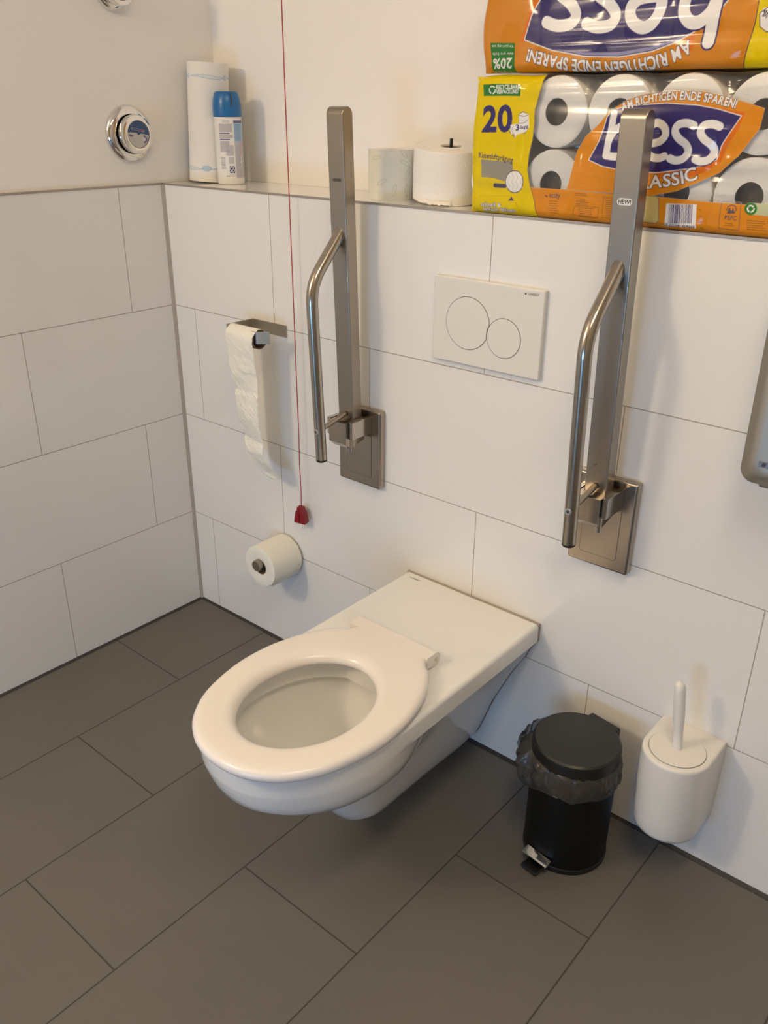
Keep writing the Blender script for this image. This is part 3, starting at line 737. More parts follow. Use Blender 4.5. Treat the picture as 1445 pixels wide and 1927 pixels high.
# ------------------------------------------------------------------ wall valves
def valve(loc, s, label, flange, face):
    V = empty('wall_valve', loc, label, 'valve')
    obj('escutcheon', lathe([(0, 0), (flange, 0), (flange * 1.0, .003), (flange * .96, .009), (flange * .86, .014), (flange * .72, .016), (flange * .68, .0145)], 72, axis=(1, 0, 0)), 'chrome', V, angle=50)
    obj('knob', lathe([(.036 * s, .012), (.0405 * s, .016), (.0425 * s, .024), (.0425 * s, .034), (.041 * s, .039), (.037 * s, .0405), (.0305 * s, .0405), (.030 * s, .038), (0, .038)], 72, axis=(1, 0, 0)), 'chrome', V, angle=35)
    pr = Print(.060, .060, .0005, INK['silver'], 1)
    u = .001
    if face:
        pr.poly([(0, 35 * u), (0, 60 * u), (60 * u, 60 * u), (60 * u, 27 * u), (42 * u, 31 * u), (36 * u, 31 * u), (30 * u, 28 * u), (26 * u, 33.5 * u)][::-1], 'navy', 1)
        pr.poly([(0, 35 * u), (0, 60 * u), (60 * u, 60 * u), (60 * u, 28 * u), (26 * u, 34 * u)], 'dialblue', 1)
        pr.stroke([(14 * u, 43 * u), (46 * u, 37 * u)], .0042, 'lgrey'); pr.stroke([(15 * u, 42.8 * u), (45.5 * u, 37.2 * u)], .003, 'navy'); pr.stroke([(37 * u, 38.8 * u), (45.5 * u, 37.2 * u)], .003, 'dred')
        pr.stroke([(6 * u, 29 * u), (14 * u, 27 * u)], .0030, 'dark2'); pr.stroke([(7 * u, 26 * u), (11 * u, 25 * u)], .0010, 'green')
        pr.stroke([(45 * u + 6.5 * u * math.cos(t), 19 * u + 6.5 * u * math.sin(t)) for t in [-1.5 + k * .3 for k in range(11)]], .0045, 'violet'); pr.stroke([(44 * u, 19 * u), (45 * u, 19 * u)], .006, 'white'); pr.stroke([(44.5 * u, 19 * u), (44.6 * u, 19 * u)], .0022, 'dark2')
    else:
        pr.stroke([(30 * u, 20 * u), (34 * u, 8 * u), (38 * u, 4 * u)], .004, 'blue'); pr.stroke([(34 * u, 22 * u), (40 * u, 12 * u)], .004, 'dark2')
    o = pr.surface('dial', lambda X, Y: (np.full(X.shape, .0392), (X - .03) * s, (Y - .03) * s), 'print_dial', V)
    bm_ = bmesh.new(); bm_.from_mesh(o.data)
    bmesh.ops.delete(bm_, geom=[v for v in bm_.verts if math.hypot(v.co.y, v.co.z) > .0292 * s], context='VERTS'); bm_.to_mesh(o.data); bm_.free()
    obj('dial_rim', lathe([(.0288 * s, .0385), (.0292 * s, .0396), (.0302 * s, .0396), (.0304 * s, .038)], 64, axis=(1, 0, 0)), 'ink_grey', V)
    return V
valve((-.008, -.0785, 1.309), 1.0, 'round chrome wall valve with a blue and silver face', .0635, True)
valve((-.008, -.085, 1.606), .86, 'upper round chrome wall valve cut off by the top of the picture', .045, False)

# ------------------------------------------------------------------ ledge: kitchen roll, spray can, two rolls
def cyl_surface(pr, name, R, z0, phi0, m, parent, prof=None):
    return pr.surface(name, lambda X, Y: (R * np.cos(phi0 + X / R), R * np.sin(phi0 + X / R), z0 + Y), m, parent)
KR = empty('kitchen_roll', (.050, .108, ZT + .003), 'white kitchen roll with pale blue ribbon print standing in the corner of the ledge', 'kitchen roll')
KR.rotation_mode = 'QUATERNION'; KR.rotation_quaternion = Matrix.Rotation(math.radians(3.4), 4, Vector((-.69, .73, 0))).to_quaternion()
R = .0495; Hk = .266; W = 2 * PI * R
pr = Print(W, Hk, .0011, (.86, .83, .78), 1); W = (pr.nx - 1) * .0011
pr.stroke([(0, 0)], .001, 'white') if False else None
c0 = W * .5
def ribbon(y, x0, x1, h, knot):
    up_ = [(x0 + (x1 - x0) * k / 30, y + h * math.sin(PI * k / 30) + h * .3 * math.sin(2 * PI * k / 30)) for k in range(31)]
    dn = [(x0 + (x1 - x0) * k / 30, y - h * math.sin(PI * k / 30) + h * .6 * math.sin(2 * PI * k / 30)) for k in range(31)]
    pr.poly(up_ + dn[::-1], 'faint', 1); pr.stroke(up_, .0011, 'lblue'); pr.stroke(dn, .0011, 'lblue')
    if knot: pr.stroke([(x1 + .004 * math.cos(t), y + .005 * math.sin(t)) for t in [k * .5 for k in range(14)]], .0022, 'lblue')
ph0 = W * (125 / 360.0)      # ribbons sit every third of a turn
for k in range(-1, 3):
    xa = ph0 + W * k / 3
    ribbon(Hk - .031, xa + .005, xa + W / 3 - .006, .0034, True)
    xb = ph0 + W * k / 3 + .046
    ribbon(.030, xb + .012 - W / 3, xb - .012, .0030, False)
    pr.poly([(xb + .012 * math.cos(t), .0315 + .0065 * math.sin(t)) for t in [j * .4 for j in range(16)]], 'lblue', 1); pr.poly([(xb + .010 * math.cos(t), .0315 + .0048 * math.sin(t)) for t in [j * .4 for j in range(16)]], 'bluetint', 1)
    pr.stroke([(xb - .006, .031), (xb - .002, .0325), (xb + .002, .0305), (xb + .006, .032)], .0014, 'lblue')
cyl_surface(pr, 'paper', R, 0, math.radians(-45) - PI, 'print_paper', KR)
obj('roll_end', lathe([(R, 0), (.02, .0), (.02, .002), (.019, .002), (.019, Hk - .004), (.02, Hk - .002), (.02, Hk), (R, Hk)], 64), 'paper', KR, angle=35)

SP = empty('spray_can', (.138, .105, ZT), 'white spray can with a blue cap in front of the kitchen roll', 'spray can')
R = .0330; Hc = .150; W = 2 * PI * R; cell = .0004
pr = Print(W, Hc, cell, (.84, .82, .78), 1)
q = .001; cx = W / 2 + .016      # middle of the side facing the room
def lines(x0, x1, y0, y1, n, col='grey', wd=.0006):
    for k in range(n):
        y = y1 - (y1 - y0) * k / max(1, n - 1); pr.stroke([(x0 + random.random() * .001, y), (x1 - random.random() * .003, y)], wd, col)
X0 = cx - .030
for q0 in ((-.007, .117, .027, .136), (-.007, .104, .028, .112), (-.007, .073, .018, .098), (.008, .065, .028, .089), (.013, .047, .027, .063)): pr.poly([(X0 + q0[0], q0[1]), (X0 + q0[2], q0[1]), (X0 + q0[2], q0[3]), (X0 + q0[0], q0[3])], 'haze')
lines(X0 + .003, X0 + .020, .1385, .1425, 3, 'grey', .0008); lines(X0 - .006, X0 + .026, .118, .135, 14); pr.stroke([(X0 - .005, .1145), (X0 + .018, .1145)], .0026, 'violet')
lines(X0 - .006, X0 + .027, .105, .111, 6); pr.stroke([(X0 - .005, .101), (X0 + .018, .101)], .0026, 'violet'); lines(X0 - .006, X0 + .018, .074, .097, 18); lines(X0 + .009, X0 + .027, .066, .088, 16)
for a, c in ((0, 0), (.007, 0), (0, .0085), (.007, .0085)): pr.poly([(X0 + .0145 + a, .026 + c), (X0 + .0205 + a, .026 + c), (X0 + .0205 + a, .0335 + c), (X0 + .0145 + a, .0335 + c)], 'navy')
for a, c in ((0, 0), (.007, 0), (0, .0085), (.007, .0085)): pr.stroke([(X0 + .016 + a, .028 + c), (X0 + .019 + a, .032 + c)], .0016, 'white')
for k in range(14): pr.stroke([(X0 - .006, .036 + k * .002), (X0 + .005, .036 + k * .002)], random.choice((.0006, .001, .0014)), 'grey')
lines(X0 + .0145, X0 + .0265, .048, .062, 8); lines(X0 + .012, X0 + .030, .019, .022, 2, 'grey', .0008)
pr.text('400 ml', [(X0 + .006, .018), (X0 + .013, .018)], .0026, 'navy', 1, .03)
xs = X0 + .030
pr.poly([(xs, .137), (xs + .03, .137), (xs + .03, .143), (xs, .143)], 'violet'); pr.poly([(xs, .096), (xs + .03, .096), (xs + .03, .137), (xs, .137)], 'lblue')
lines(xs + .002, xs + .022, .099, .134, 22, 'blue', .0006); pr.poly([(xs, .015), (xs + .034, .015), (xs + .034, .096), (xs, .096)], 'lgrey')
lines(xs + .003, xs + .02, .02, .088, 30, 'grey', .0006)
for y in (.082, .070, .050, .038): pr.stroke([(xs + .016, y), (xs + .020, y + .006), (xs + .017, y + .011), (xs + .022, y + .014)], .0018, 'pink' if y > .06 else 'white')
def can_fn(X, Y):
    rr0 = np.interp(Y, [0, .003, .006, Hc], [R - .0015, R - .0002, R, R])
    ph = math.radians(-45) - PI + (X / R)
    return rr0 * np.cos(ph), rr0 * np.sin(ph), Y + .001
pr.surface('can_body', can_fn, 'print_can', SP)
obj('can_base', lathe([(0, .004), (.026, .004), (.028, .001), (.0305, 0), (R - .001, .002)], 56), 'steel_satin', SP, angle=40)
capb = obj('cap', lathe([(R - .001, .1505), (R + .0008, .152), (R + .0010, .165), (R + .0004, .180), (R - .0015, .192), (R - .0055, .2035), (R - .0085, .2060), (.0, .2062)], 64), 'blue_plastic', SP, angle=35)
b = bmesh.new()
for k, ph in enumerate((30,)):
    pts = [((R + .0006 - .0065 * max(0, (z - .192) / .014) ** 2) * math.cos(math.radians(ph - 55 + (z - .17) * 500 * (1 - (z - .17) * 22))), (R + .0006 - .0065 * max(0, (z - .192) / .014) ** 2) * math.sin(math.radians(ph - 55 + (z - .17) * 500 * (1 - (z - .17) * 22))), z) for z in np.linspace(.1735, .2035, 14)]
    tube(pts, [.0006 + .0011 * math.sin(PI * i / 13) for i in range(14)], 8, bm=b)
obj('cap_slot', b, 'ink', capb, smooth=True)

RA = empty('toilet_roll', (.662, .100, ZT), 'upright toilet roll on the ledge with faint grey leaf print', 'toilet roll')
R = .0515; Hr = .0965; W = 2 * PI * R; pr = Print(W, Hr, .0008, (.82, .82, .75), 1); rs = random.Random(5)
for k in range(26):
    x, y, a = rs.random() * W, rs.random() * Hr, rs.random() * 6.3
    leaf = [(x + .012 * math.cos(t) * math.cos(a) - .0035 * math.sin(t) * math.sin(a), y + .012 * math.cos(t) * math.sin(a) + .0035 * math.sin(t) * math.cos(a)) for t in [j * .35 for j in range(19)]]
    INK['tint'] = (.60, .66, .58); pr.stroke(leaf, .0012, 'tint')
pr.surface('paper', lambda X, Y: (R * np.cos(X / R), R * np.sin(X / R), Y), 'print_paper', RA)
obj('roll_end', lathe([(R, .0), (.021, .0), (.021, Hr), (.023, Hr + .0005), (R - .004, Hr + .0006), (R, Hr)], 64), 'paper', RA, angle=35)
obj('core', lathe([(.0212, .001), (.0200, .001), (.0200, Hr - .001), (.0212, Hr - .001)], 40), 'cardboard', RA, angle=35)

RB = empty('hand_towel_roll', (.803, .108, ZT), 'wide white paper roll with a black core plug beside the packs', 'paper roll')
RB.rotation_mode = 'QUATERNION'; RB.rotation_quaternion = Matrix.Rotation(math.radians(7.5), 4, Vector((.73, .68, 0))).to_quaternion(); RB.location.z += .0060
R = .0725; Hb = .101; b = lathe([(.021, .004), (R, .004), (R, .010), (R + .0008, Hb * .5), (R, Hb - .004), (R - .0015, Hb), (R - .03, Hb + .0012), (.022, Hb + .001), (.021, Hb), (.021, .004)], 80)
obj('paper', b, 'paper', RB, angle=35)
obj('core_plug', lathe([(0, Hb - .004), (.0205, Hb - .003), (.0205, Hb - .012), (.0, Hb - .012)], 40), 'black_plastic', RB)
obj('plug_pin', lathe([(0, Hb - .005), (.0033, Hb - .005), (.0033, Hb + .0135), (.0028, Hb + .0145), (0, Hb + .0148)], 20), 'black_plastic', RB, angle=35)
b = bmesh.new(); rows = []
for i in range(12):      # loose end of the roll, ragged at the bottom
    s = i / 11; t = math.radians(-162) - s * .33
    rows.append([b.verts.new(((R + .0012 + .010 * s * s + .0014 * math.sin(h * 9 + s * 5)) * math.cos(t), (R + .0012 + .010 * s * s + .0014 * math.sin(h * 9 + s * 5)) * math.sin(t), Hb * (.99 - .96 * h) - .0 + .004 * s * h)) for h in [k / 11 for k in range(12)]])
for A, Bq in zip(rows, rows[1:]):
    for k in range(11): b.faces.new((A[k], A[k + 1], Bq[k + 1], Bq[k]))
ls = obj('loose_sheet', b, 'paper', RB, smooth=True); md = ls.modifiers.new('thickness', 'SOLIDIFY'); md.thickness = .0006
b = bmesh.new(); rows = []
for i in range(15):
    t = math.radians(-95) + i * .055
    rows.append([b.verts.new(((R + .001 + o2) * math.cos(t), (R + .001 + o2) * math.sin(t), zz + .004 * noise.noise(Vector((i * .7, o2 * 90, 3))))) for o2, zz in ((0, .012), (.003, .007), (.008, .0065))])
for A, Bq in zip(rows, rows[1:]):
    for k in range(2): b.faces.new((A[k], A[k + 1], Bq[k + 1], Bq[k]))
obj('torn_edge', b, 'paper', ls, smooth=True)

# ------------------------------------------------------------------ shrink-wrapped toilet paper packs
ART_LOW=[
('P',[(1274,516),(1415,498),(2068,501),(2986,481),(3801,484),(4484,466),(5394,468),(5947,477),(6076,-154),(1527,-125)],'orange',0.93),
('P',[(2045,503),(2073,609),(2171,1127),(2299,1334),(2502,1507),(2693,1720),(2957,1868),(3287,1963),(3746,1995),(4225,1979),(4701,1869),(5087,1763),(5066,1494),(4835,1128),(4599,890),(4275,727),(3967,590),(3537,487)],'orange',0.93),
('P',[(-307,2434),(1457,2320),(1419,2086),(1358,1873),(1321,1728),(1323,1485),(1312,1262),(1260,1027),(1251,772),(1328,519),(1437,265),(1519,-37),(-162,-312)],'yellow',0.95),
('S',[(1457,2320),(1419,2086),(1358,1873),(1321,1728),(1323,1485),(1312,1262),(1260,1027),(1251,772),(1328,519),(1437,265),(1519,-37)],10,'dark',0.97),
('P',[(4257,1786),(4819,1708),(4770,1488),(4622,1205),(4590,1033),(4347,878),(4196,812),(3602,752),(3584,873),(4377,1083)],'redor',0.93),
('P',[(2398,978),(2550,1263),(2651,1630),(2763,1735),(2968,1786),(3609,1826),(4098,1800),(4418,1751),(4777,1661),(4679,1487),(4550,1260),(4507,1059),(4362,981),(4081,916),(3589,837),(3098,835),(2652,893)],'navy',0.97),
('S',[(2398,978),(2550,1263),(2651,1630),(2763,1735),(2968,1786),(3609,1826),(4098,1800),(4418,1751),(4777,1661),(4679,1487),(4550,1260),(4507,1059),(4362,981),(4081,916),(3589,837),(3098,835),(2652,893),(2398,978)],12,'white',0.97),
('S',[(2763,1676),(2693,1067)],147,'navy',0.97),
('S',[(2694,1057),(2734,1053),(2792,1046),(2854,1044),(2906,1053),(2947,1076),(2983,1111),(3014,1151),(3039,1191),(3057,1234),(3071,1281),(3078,1327),(3078,1367),(3070,1402),(3054,1434),(3033,1460),(3010,1479),(2985,1492),(2956,1498),(2926,1497),(2895,1489),(2863,1473),(2829,1448),(2798,1420),(2772,1391),(2753,1359),(2739,1323),(2729,1290),(2722,1268)],147,'navy',0.97),
('S',[(3398,1250),(3432,1255),(3481,1261),(3532,1271),(3574,1284),(3605,1304),(3630,1327),(3650,1354),(3660,1380),(3661,1409),(3652,1441),(3638,1471),(3619,1496),(3595,1517),(3564,1535),(3531,1548),(3500,1552),(3471,1547),(3441,1534),(3414,1515),(3390,1492),(3371,1464),(3354,1432),(3342,1396),(3334,1358),(3330,1318),(3330,1276),(3336,1233),(3347,1195),(3366,1159),(3391,1125),(3420,1095),(3451,1072),(3487,1059),(3526,1052),(3565,1050),(3599,1051),(3626,1055),(3650,1064),(3669,1074),(3682,1081)],147,'navy',0.97),
('S',[(4093,1521),(4073,1528),(4044,1539),(4011,1549),(3978,1554),(3944,1553),(3907,1549),(3873,1541),(3846,1529),(3827,1512),(3813,1490),(3806,1466),(3807,1442),(3816,1417),(3834,1392),(3857,1366),(3882,1342),(3912,1320),(3947,1300),(3982,1280),(4010,1258),(4030,1235),(4046,1210),(4056,1184),(4058,1158),(4051,1131),(4036,1103),(4016,1077),(3993,1057),(3966,1043),(3934,1034),(3901,1030),(3871,1028),(3844,1032),(3818,1040),(3796,1049),(3781,1055)],147,'navy',0.97),
('S',[(4484,1517),(4464,1524),(4436,1534),(4404,1544),(4373,1548),(4340,1548),(4304,1543),(4271,1536),(4245,1524),(4227,1507),(4214,1486),(4208,1462),(4209,1438),(4218,1414),(4235,1389),(4258,1364),(4282,1340),(4312,1319),(4346,1299),(4380,1280),(4407,1258),(4427,1235),(4443,1210),(4452,1185),(4455,1160),(4449,1134),(4434,1106),(4415,1080),(4393,1060),(4367,1047),(4336,1038),(4305,1034),(4276,1032),(4250,1036),(4225,1044),(4204,1052),(4188,1058)],147,'navy',0.97),
('S',[(2763,1676),(2693,1067)],114,'white',0.97),
('S',[(2694,1057),(2734,1053),(2792,1046),(2854,1044),(2906,1053),(2947,1076),(2983,1111),(3014,1151),(3039,1191),(3057,1234),(3071,1281),(3078,1327),(3078,1367),(3070,1402),(3054,1434),(3033,1460),(3010,1479),(2985,1492),(2956,1498),(2926,1497),(2895,1489),(2863,1473),(2829,1448),(2798,1420),(2772,1391),(2753,1359),(2739,1323),(2729,1290),(2722,1268)],114,'white',0.97),
('S',[(3398,1250),(3432,1255),(3481,1261),(3532,1271),(3574,1284),(3605,1304),(3630,1327),(3650,1354),(3660,1380),(3661,1409),(3652,1441),(3638,1471),(3619,1496),(3595,1517),(3564,1535),(3531,1548),(3500,1552),(3471,1547),(3441,1534),(3414,1515),(3390,1492),(3371,1464),(3354,1432),(3342,1396),(3334,1358),(3330,1318),(3330,1276),(3336,1233),(3347,1195),(3366,1159),(3391,1125),(3420,1095),(3451,1072),(3487,1059),(3526,1052),(3565,1050),(3599,1051),(3626,1055),(3650,1064),(3669,1074),(3682,1081)],114,'white',0.97),
('S',[(4093,1521),(4073,1528),(4044,1539),(4011,1549),(3978,1554),(3944,1553),(3907,1549),(3873,1541),(3846,1529),(3827,1512),(3813,1490),(3806,1466),(3807,1442),(3816,1417),(3834,1392),(3857,1366),(3882,1342),(3912,1320),(3947,1300),(3982,1280),(4010,1258),(4030,1235),(4046,1210),(4056,1184),(4058,1158),(4051,1131),(4036,1103),(4016,1077),(3993,1057),(3966,1043),(3934,1034),(3901,1030),(3871,1028),(3844,1032),(3818,1040),(3796,1049),(3781,1055)],114,'white',0.97),
('S',[(4484,1517),(4464,1524),(4436,1534),(4404,1544),(4373,1548),(4340,1548),(4304,1543),(4271,1536),(4245,1524),(4227,1507),(4214,1486),(4208,1462),(4209,1438),(4218,1414),(4235,1389),(4258,1364),(4282,1340),(4312,1319),(4346,1299),(4380,1280),(4407,1258),(4427,1235),(4443,1210),(4452,1185),(4455,1160),(4449,1134),(4434,1106),(4415,1080),(4393,1060),(4367,1047),(4336,1038),(4305,1034),(4276,1032),(4250,1036),(4225,1044),(4204,1052),(4188,1058)],114,'white',0.97),
('T', 'AM RICHTIGEN ENDE SPAREN!', [(2890, 1715), (3307, 1831), (3765, 1874), (4248, 1842), (4675, 1761)], 115, 'white', 0.97, 0.03, 8, 0),
('T', 'CLASSIC', [(3134, 566), (3553, 612), (3953, 680), (4282, 787)], 185, 'white', 0.97, 0.02, 10, 0),
('P',[(219,2121),(1006,2114),(1011,1929),(232,1931)],'green',0.97),
('T', 'RECYCELBARE', [(511, 2037), (981, 2042)], 62, 'white', 0.97, 0.03, 0, 0),
('T', 'VERPACKUNG*', [(516, 1963), (987, 1970)], 62, 'white', 0.97, 0.03, 0, 0),
('S',[(490,2025),(484,1997),(463,1976),(440,1968)],22,'white',0.97),
('S',[(395,1975),(370,1995),(359,2022),(361,2045)],22,'white',0.97),
('S',[(388,2075),(418,2082),(450,2076),(472,2062)],22,'white',0.97),
('T', '20', [(258, 1365), (898, 1386)], 400, 'navy', 0.97, 0.035, 0, 0),
('S',[(1004,1645),(1016,1505),(870,1461),(834,1368),(949,1287),(1008,1355),(1146,1358),(1212,1442),(1193,1646),(1096,1686),(1004,1645)],12,'dark',0.97),
('P',[(1004,1645),(1016,1505),(847,1477),(844,1385),(882,1319),(911,1353),(950,1279),(988,1330),(1145,1366),(1222,1442),(1204,1646),(1096,1678)],'white',0.97),
('S',[(1005,1636),(1102,1613),(1194,1638)],8,'dark',0.97),
('S',[(1016,1505),(1121,1515),(1200,1573)],8,'dark',0.97),
('S',[(902,1461),(876,1386),(948,1304)],6,'dark',0.97),
('T', '3', [(951, 1396), (1025, 1397)], 90, 'navy', 0.97, 0.04, 0, 0),
('T', '-lagig', [(1024, 1414), (1212, 1442)], 50, 'navy', 0.97, 0.03, 0, 0),
('P',[(265,905),(584,900),(928,887),(971,630),(777,567),(548,609),(284,613)],'greyp',0.9),
('T', 'Kissenluftprägung', [(217, 938), (582, 917), (939, 879)], 88, 'dark2', 0.97, 0.03, 0, 0),
('S',[(591,487),(794,489)],75,'dark2',0.97),
('P',[(1182,580),(1176,517),(1149,460),(1103,417),(1044,392),(979,388),(916,407),(863,445),(826,499),(810,562),(817,625),(846,682),(893,724),(953,748),(1017,750),(1079,731),(1131,692),(1167,638)],'white',0.95),
('S',[(1182,580),(1176,517),(1149,460),(1103,417),(1044,392),(979,388),(916,407),(863,445),(826,499),(810,562),(817,625),(846,682),(893,724),(953,748),(1017,750),(1079,731),(1131,692),(1167,638),(1182,580)],16,'dark2',0.97),
('S',[(844,702),(893,635),(855,563),(905,495),(866,422)],5,'greyp',0.97),
('S',[(932,706),(981,639),(943,567),(993,500),(954,428)],5,'greyp',0.97),
('S',[(1019,710),(1068,643),(1030,572),(1080,505),(1042,433)],5,'greyp',0.97),
('S',[(1105,714),(1155,648),(1117,576),(1167,510),(1129,438)],5,'greyp',0.97),
('S',[(270,297),(271,297)],11,'dark',0.97),
('S',[(324,299),(325,299)],11,'dark',0.97),
('S',[(377,302),(378,302)],11,'dark',0.97),
('S',[(430,304),(431,304)],11,'dark',0.97),
('S',[(483,307),(484,307)],11,'dark',0.97),
('S',[(536,309),(537,309)],11,'dark',0.97),
('S',[(588,312),(589,312)],11,'dark',0.97),
('S',[(640,314),(641,314)],11,'dark',0.97),
('S',[(692,316),(693,317)],11,'dark',0.97),
('S',[(744,319),(745,319)],11,'dark',0.97),
('S',[(796,321),(797,321)],11,'dark',0.97),
('S',[(847,324),(848,324)],11,'dark',0.97),
('S',[(898,326),(899,326)],11,'dark',0.97),
('S',[(949,328),(950,328)],11,'dark',0.97),
('S',[(987,297),(988,297)],11,'dark',0.97),
('S',[(1016,260),(1017,260)],11,'dark',0.97),
('S',[(1044,223),(1045,223)],11,'dark',0.97),
('S',[(1073,186),(1074,186)],11,'dark',0.97),
('S',[(1101,148),(1102,148)],11,'dark',0.97),
('S',[(1130,111),(1131,111)],11,'dark',0.97),
('S',[(1158,74),(1159,74)],11,'dark',0.97),
('S',[(1187,37),(1188,37)],11,'dark',0.97),
('P',[(891,246),(1013,254),(952,321)],'dark2',0.97),
('T', 'schnell &', [(293, 116), (754, 130)], 70, 'white', 0.9, 0.02, 5, 0),
('T', 'einfach öffnen', [(334, 36), (1040, 60)], 70, 'white', 0.9, 0.02, 5, 0),
('T', 'essity', [(1723, 361), (1941, 358)], 85, 'dark2', 0.97, 0.02, 0, 0),
('S',[(1648,382),(1681,367)],20,'dark2',0.97),
('S',[(1726,301),(1893,302)],9,'dark3',0.95),
('S',[(1734,264),(1893,264)],9,'dark3',0.95),
('S',[(1746,226),(1930,229)],9,'dark3',0.95),
('S',[(1731,187),(1886,188)],9,'dark3',0.95),
('S',[(1742,150),(1928,153)],9,'dark3',0.95),
('S',[(1769,114),(1917,114)],9,'dark3',0.95),
('S',[(2210,451),(2423,449)],9,'dark3',0.95),
('S',[(2207,425),(2453,426)],9,'dark3',0.95),
('S',[(2243,369),(2408,367)],9,'dark3',0.95),
('S',[(2242,343),(2420,342)],9,'dark3',0.95),
('S',[(2250,318),(2473,321)],9,'dark3',0.95),
('S',[(2255,293),(2437,293)],9,'dark3',0.95),
('S',[(2244,267),(2481,271)],9,'dark3',0.95),
('S',[(2217,249),(2671,255),(2672,96),(2193,102),(2217,249)],6,'dark3',0.9),
('S',[(2306,229),(2586,231)],9,'dark3',0.95),
('S',[(2305,200),(2546,199)],9,'dark3',0.95),
('S',[(2308,172),(2545,171)],9,'dark3',0.95),
('S',[(2302,142),(2562,143)],9,'dark3',0.95),
('S',[(2306,114),(2551,114)],9,'dark3',0.95),
('S',[(2323,86),(2642,92)],9,'dark3',0.95),
('S',[(2736,433),(2992,433),(3017,106),(2748,110),(2736,433)],6,'dark3',0.9),
('S',[(2773,402),(2964,404)],9,'dark3',0.95),
('S',[(2800,375),(2954,374)],9,'dark3',0.95),
('S',[(2794,345),(2966,346)],9,'dark3',0.95),
('S',[(2794,316),(2965,317)],9,'dark3',0.95),
('S',[(2793,286),(2956,287)],9,'dark3',0.95),
('S',[(2804,258),(2940,256)],9,'dark3',0.95),
('S',[(2810,229),(2943,227)],9,'dark3',0.95),
('S',[(2819,200),(2943,198)],9,'dark3',0.95),
('S',[(2818,170),(2998,173)],9,'dark3',0.95),
('S',[(2827,141),(2952,140)],9,'dark3',0.95),
('P',[(3398,498),(3677,492),(3739,138),(3684,85),(3438,90)],'beige',0.97),
('S',[(3398,498),(3651,490),(3690,461),(3731,129),(3684,85),(3438,90)],8,'dark2',0.97),
('P',[(3823,399),(4317,417),(4350,68),(3839,65)],'white',0.97),
('P',[(3869,386),(3873,386),(3899,102),(3894,106)],'navy',0.97),
('P',[(3886,387),(3894,388),(3920,104),(3912,107)],'navy',0.97),
('P',[(3907,389),(3919,390),(3945,106),(3932,109)],'navy',0.97),
('P',[(3927,390),(3932,390),(3958,107),(3953,111)],'navy',0.97),
('P',[(3937,391),(3954,392),(3981,109),(3963,111)],'navy',0.97),
('P',[(3967,393),(3984,394),(4011,111),(3993,114)],'navy',0.97),
('P',[(3989,394),(4001,395),(4028,113),(4015,116)],'navy',0.97),
('P',[(4006,396),(4023,397),(4050,115),(4032,117)],'navy',0.97),
('P',[(4028,397),(4033,397),(4060,115),(4055,119)],'navy',0.97),
('P',[(4041,398),(4058,399),(4085,117),(4068,120)],'navy',0.97),
('P',[(4067,400),(4071,400),(4098,118),(4093,122)],'navy',0.97),
('P',[(4076,400),(4080,401),(4108,119),(4103,123)],'navy',0.97),
('P',[(4089,401),(4100,402),(4128,121),(4116,124)],'navy',0.97),
('P',[(4113,403),(4125,404),(4153,123),(4140,126)],'navy',0.97),
('P',[(4138,404),(4145,405),(4173,125),(4165,128)],'navy',0.97),
('P',[(4150,405),(4162,406),(4190,126),(4178,129)],'navy',0.97),
('P',[(4167,406),(4171,407),(4199,127),(4195,130)],'navy',0.97),
('P',[(4176,407),(4181,407),(4209,127),(4204,131)],'navy',0.97),
('P',[(4186,408),(4202,409),(4231,129),(4213,132)],'navy',0.97),
('P',[(4211,409),(4222,410),(4251,131),(4238,134)],'navy',0.97),
('P',[(4227,411),(4232,411),(4260,132),(4255,135)],'navy',0.97),
('P',[(4240,411),(4252,412),(4280,133),(4268,136)],'navy',0.97),
('T', '7 322541 424668', [(3848, 62), (4333, 67)], 38, 'navy', 0.97, 0.02, 0, 0),
('S',[(4693,488),(4987,492),(5020,94),(4711,98),(4693,488)],8,'dark2',0.97),
('S',[(4795,366),(4801,419),(4853,445),(4910,434),(4936,383),(4904,336)],14,'dark2',0.97),
('P',[(4803,321),(4826,414),(4869,356),(4882,417),(4921,330)],'dark2',0.97),
('T', 'PEFC', [(4777, 235), (4962, 234)], 62, 'dark2', 0.97, 0.02, 0, 0),
('S',[(4802,183),(4909,182)],9,'dark3',0.95),
('S',[(4793,152),(4937,153)],9,'dark3',0.95),
('P',[(5128,494),(5388,497),(5795,510),(5832,324),(5420,330),(5158,332)],'paleg',0.9),
('P',[(5234,420),(5234,385),(5218,354),(5191,333),(5156,325),(5119,330),(5085,348),(5061,377),(5049,412),(5052,447),(5070,476),(5099,495),(5134,502),(5171,494),(5203,474),(5226,444)],'green',0.97),
('S',[(5189,416),(5187,395),(5174,378),(5158,370)],20,'white',0.97),
('S',[(5127,373),(5107,387),(5097,408),(5096,425)],20,'white',0.97),
('S',[(5112,450),(5133,457),(5156,454),(5172,444)],20,'white',0.97),
('S',[(5115,246),(5372,247)],9,'dark3',0.95),
('S',[(5123,215),(5387,217)],9,'dark3',0.95),
('S',[(5129,183),(5355,182)],9,'dark3',0.95),
('S',[(5132,151),(5411,155)],9,'dark3',0.95),
('S',[(5143,120),(5436,125)],9,'dark3',0.95),
('S',[(4362,342),(4391,342)],9,'dark3',0.95),
('S',[(4383,253),(4412,253)],9,'dark3',0.95),
('S',[(4385,163),(4429,163)],9,'dark3',0.95),
('S',[(4414,73),(4450,74)],9,'dark3',0.95)]
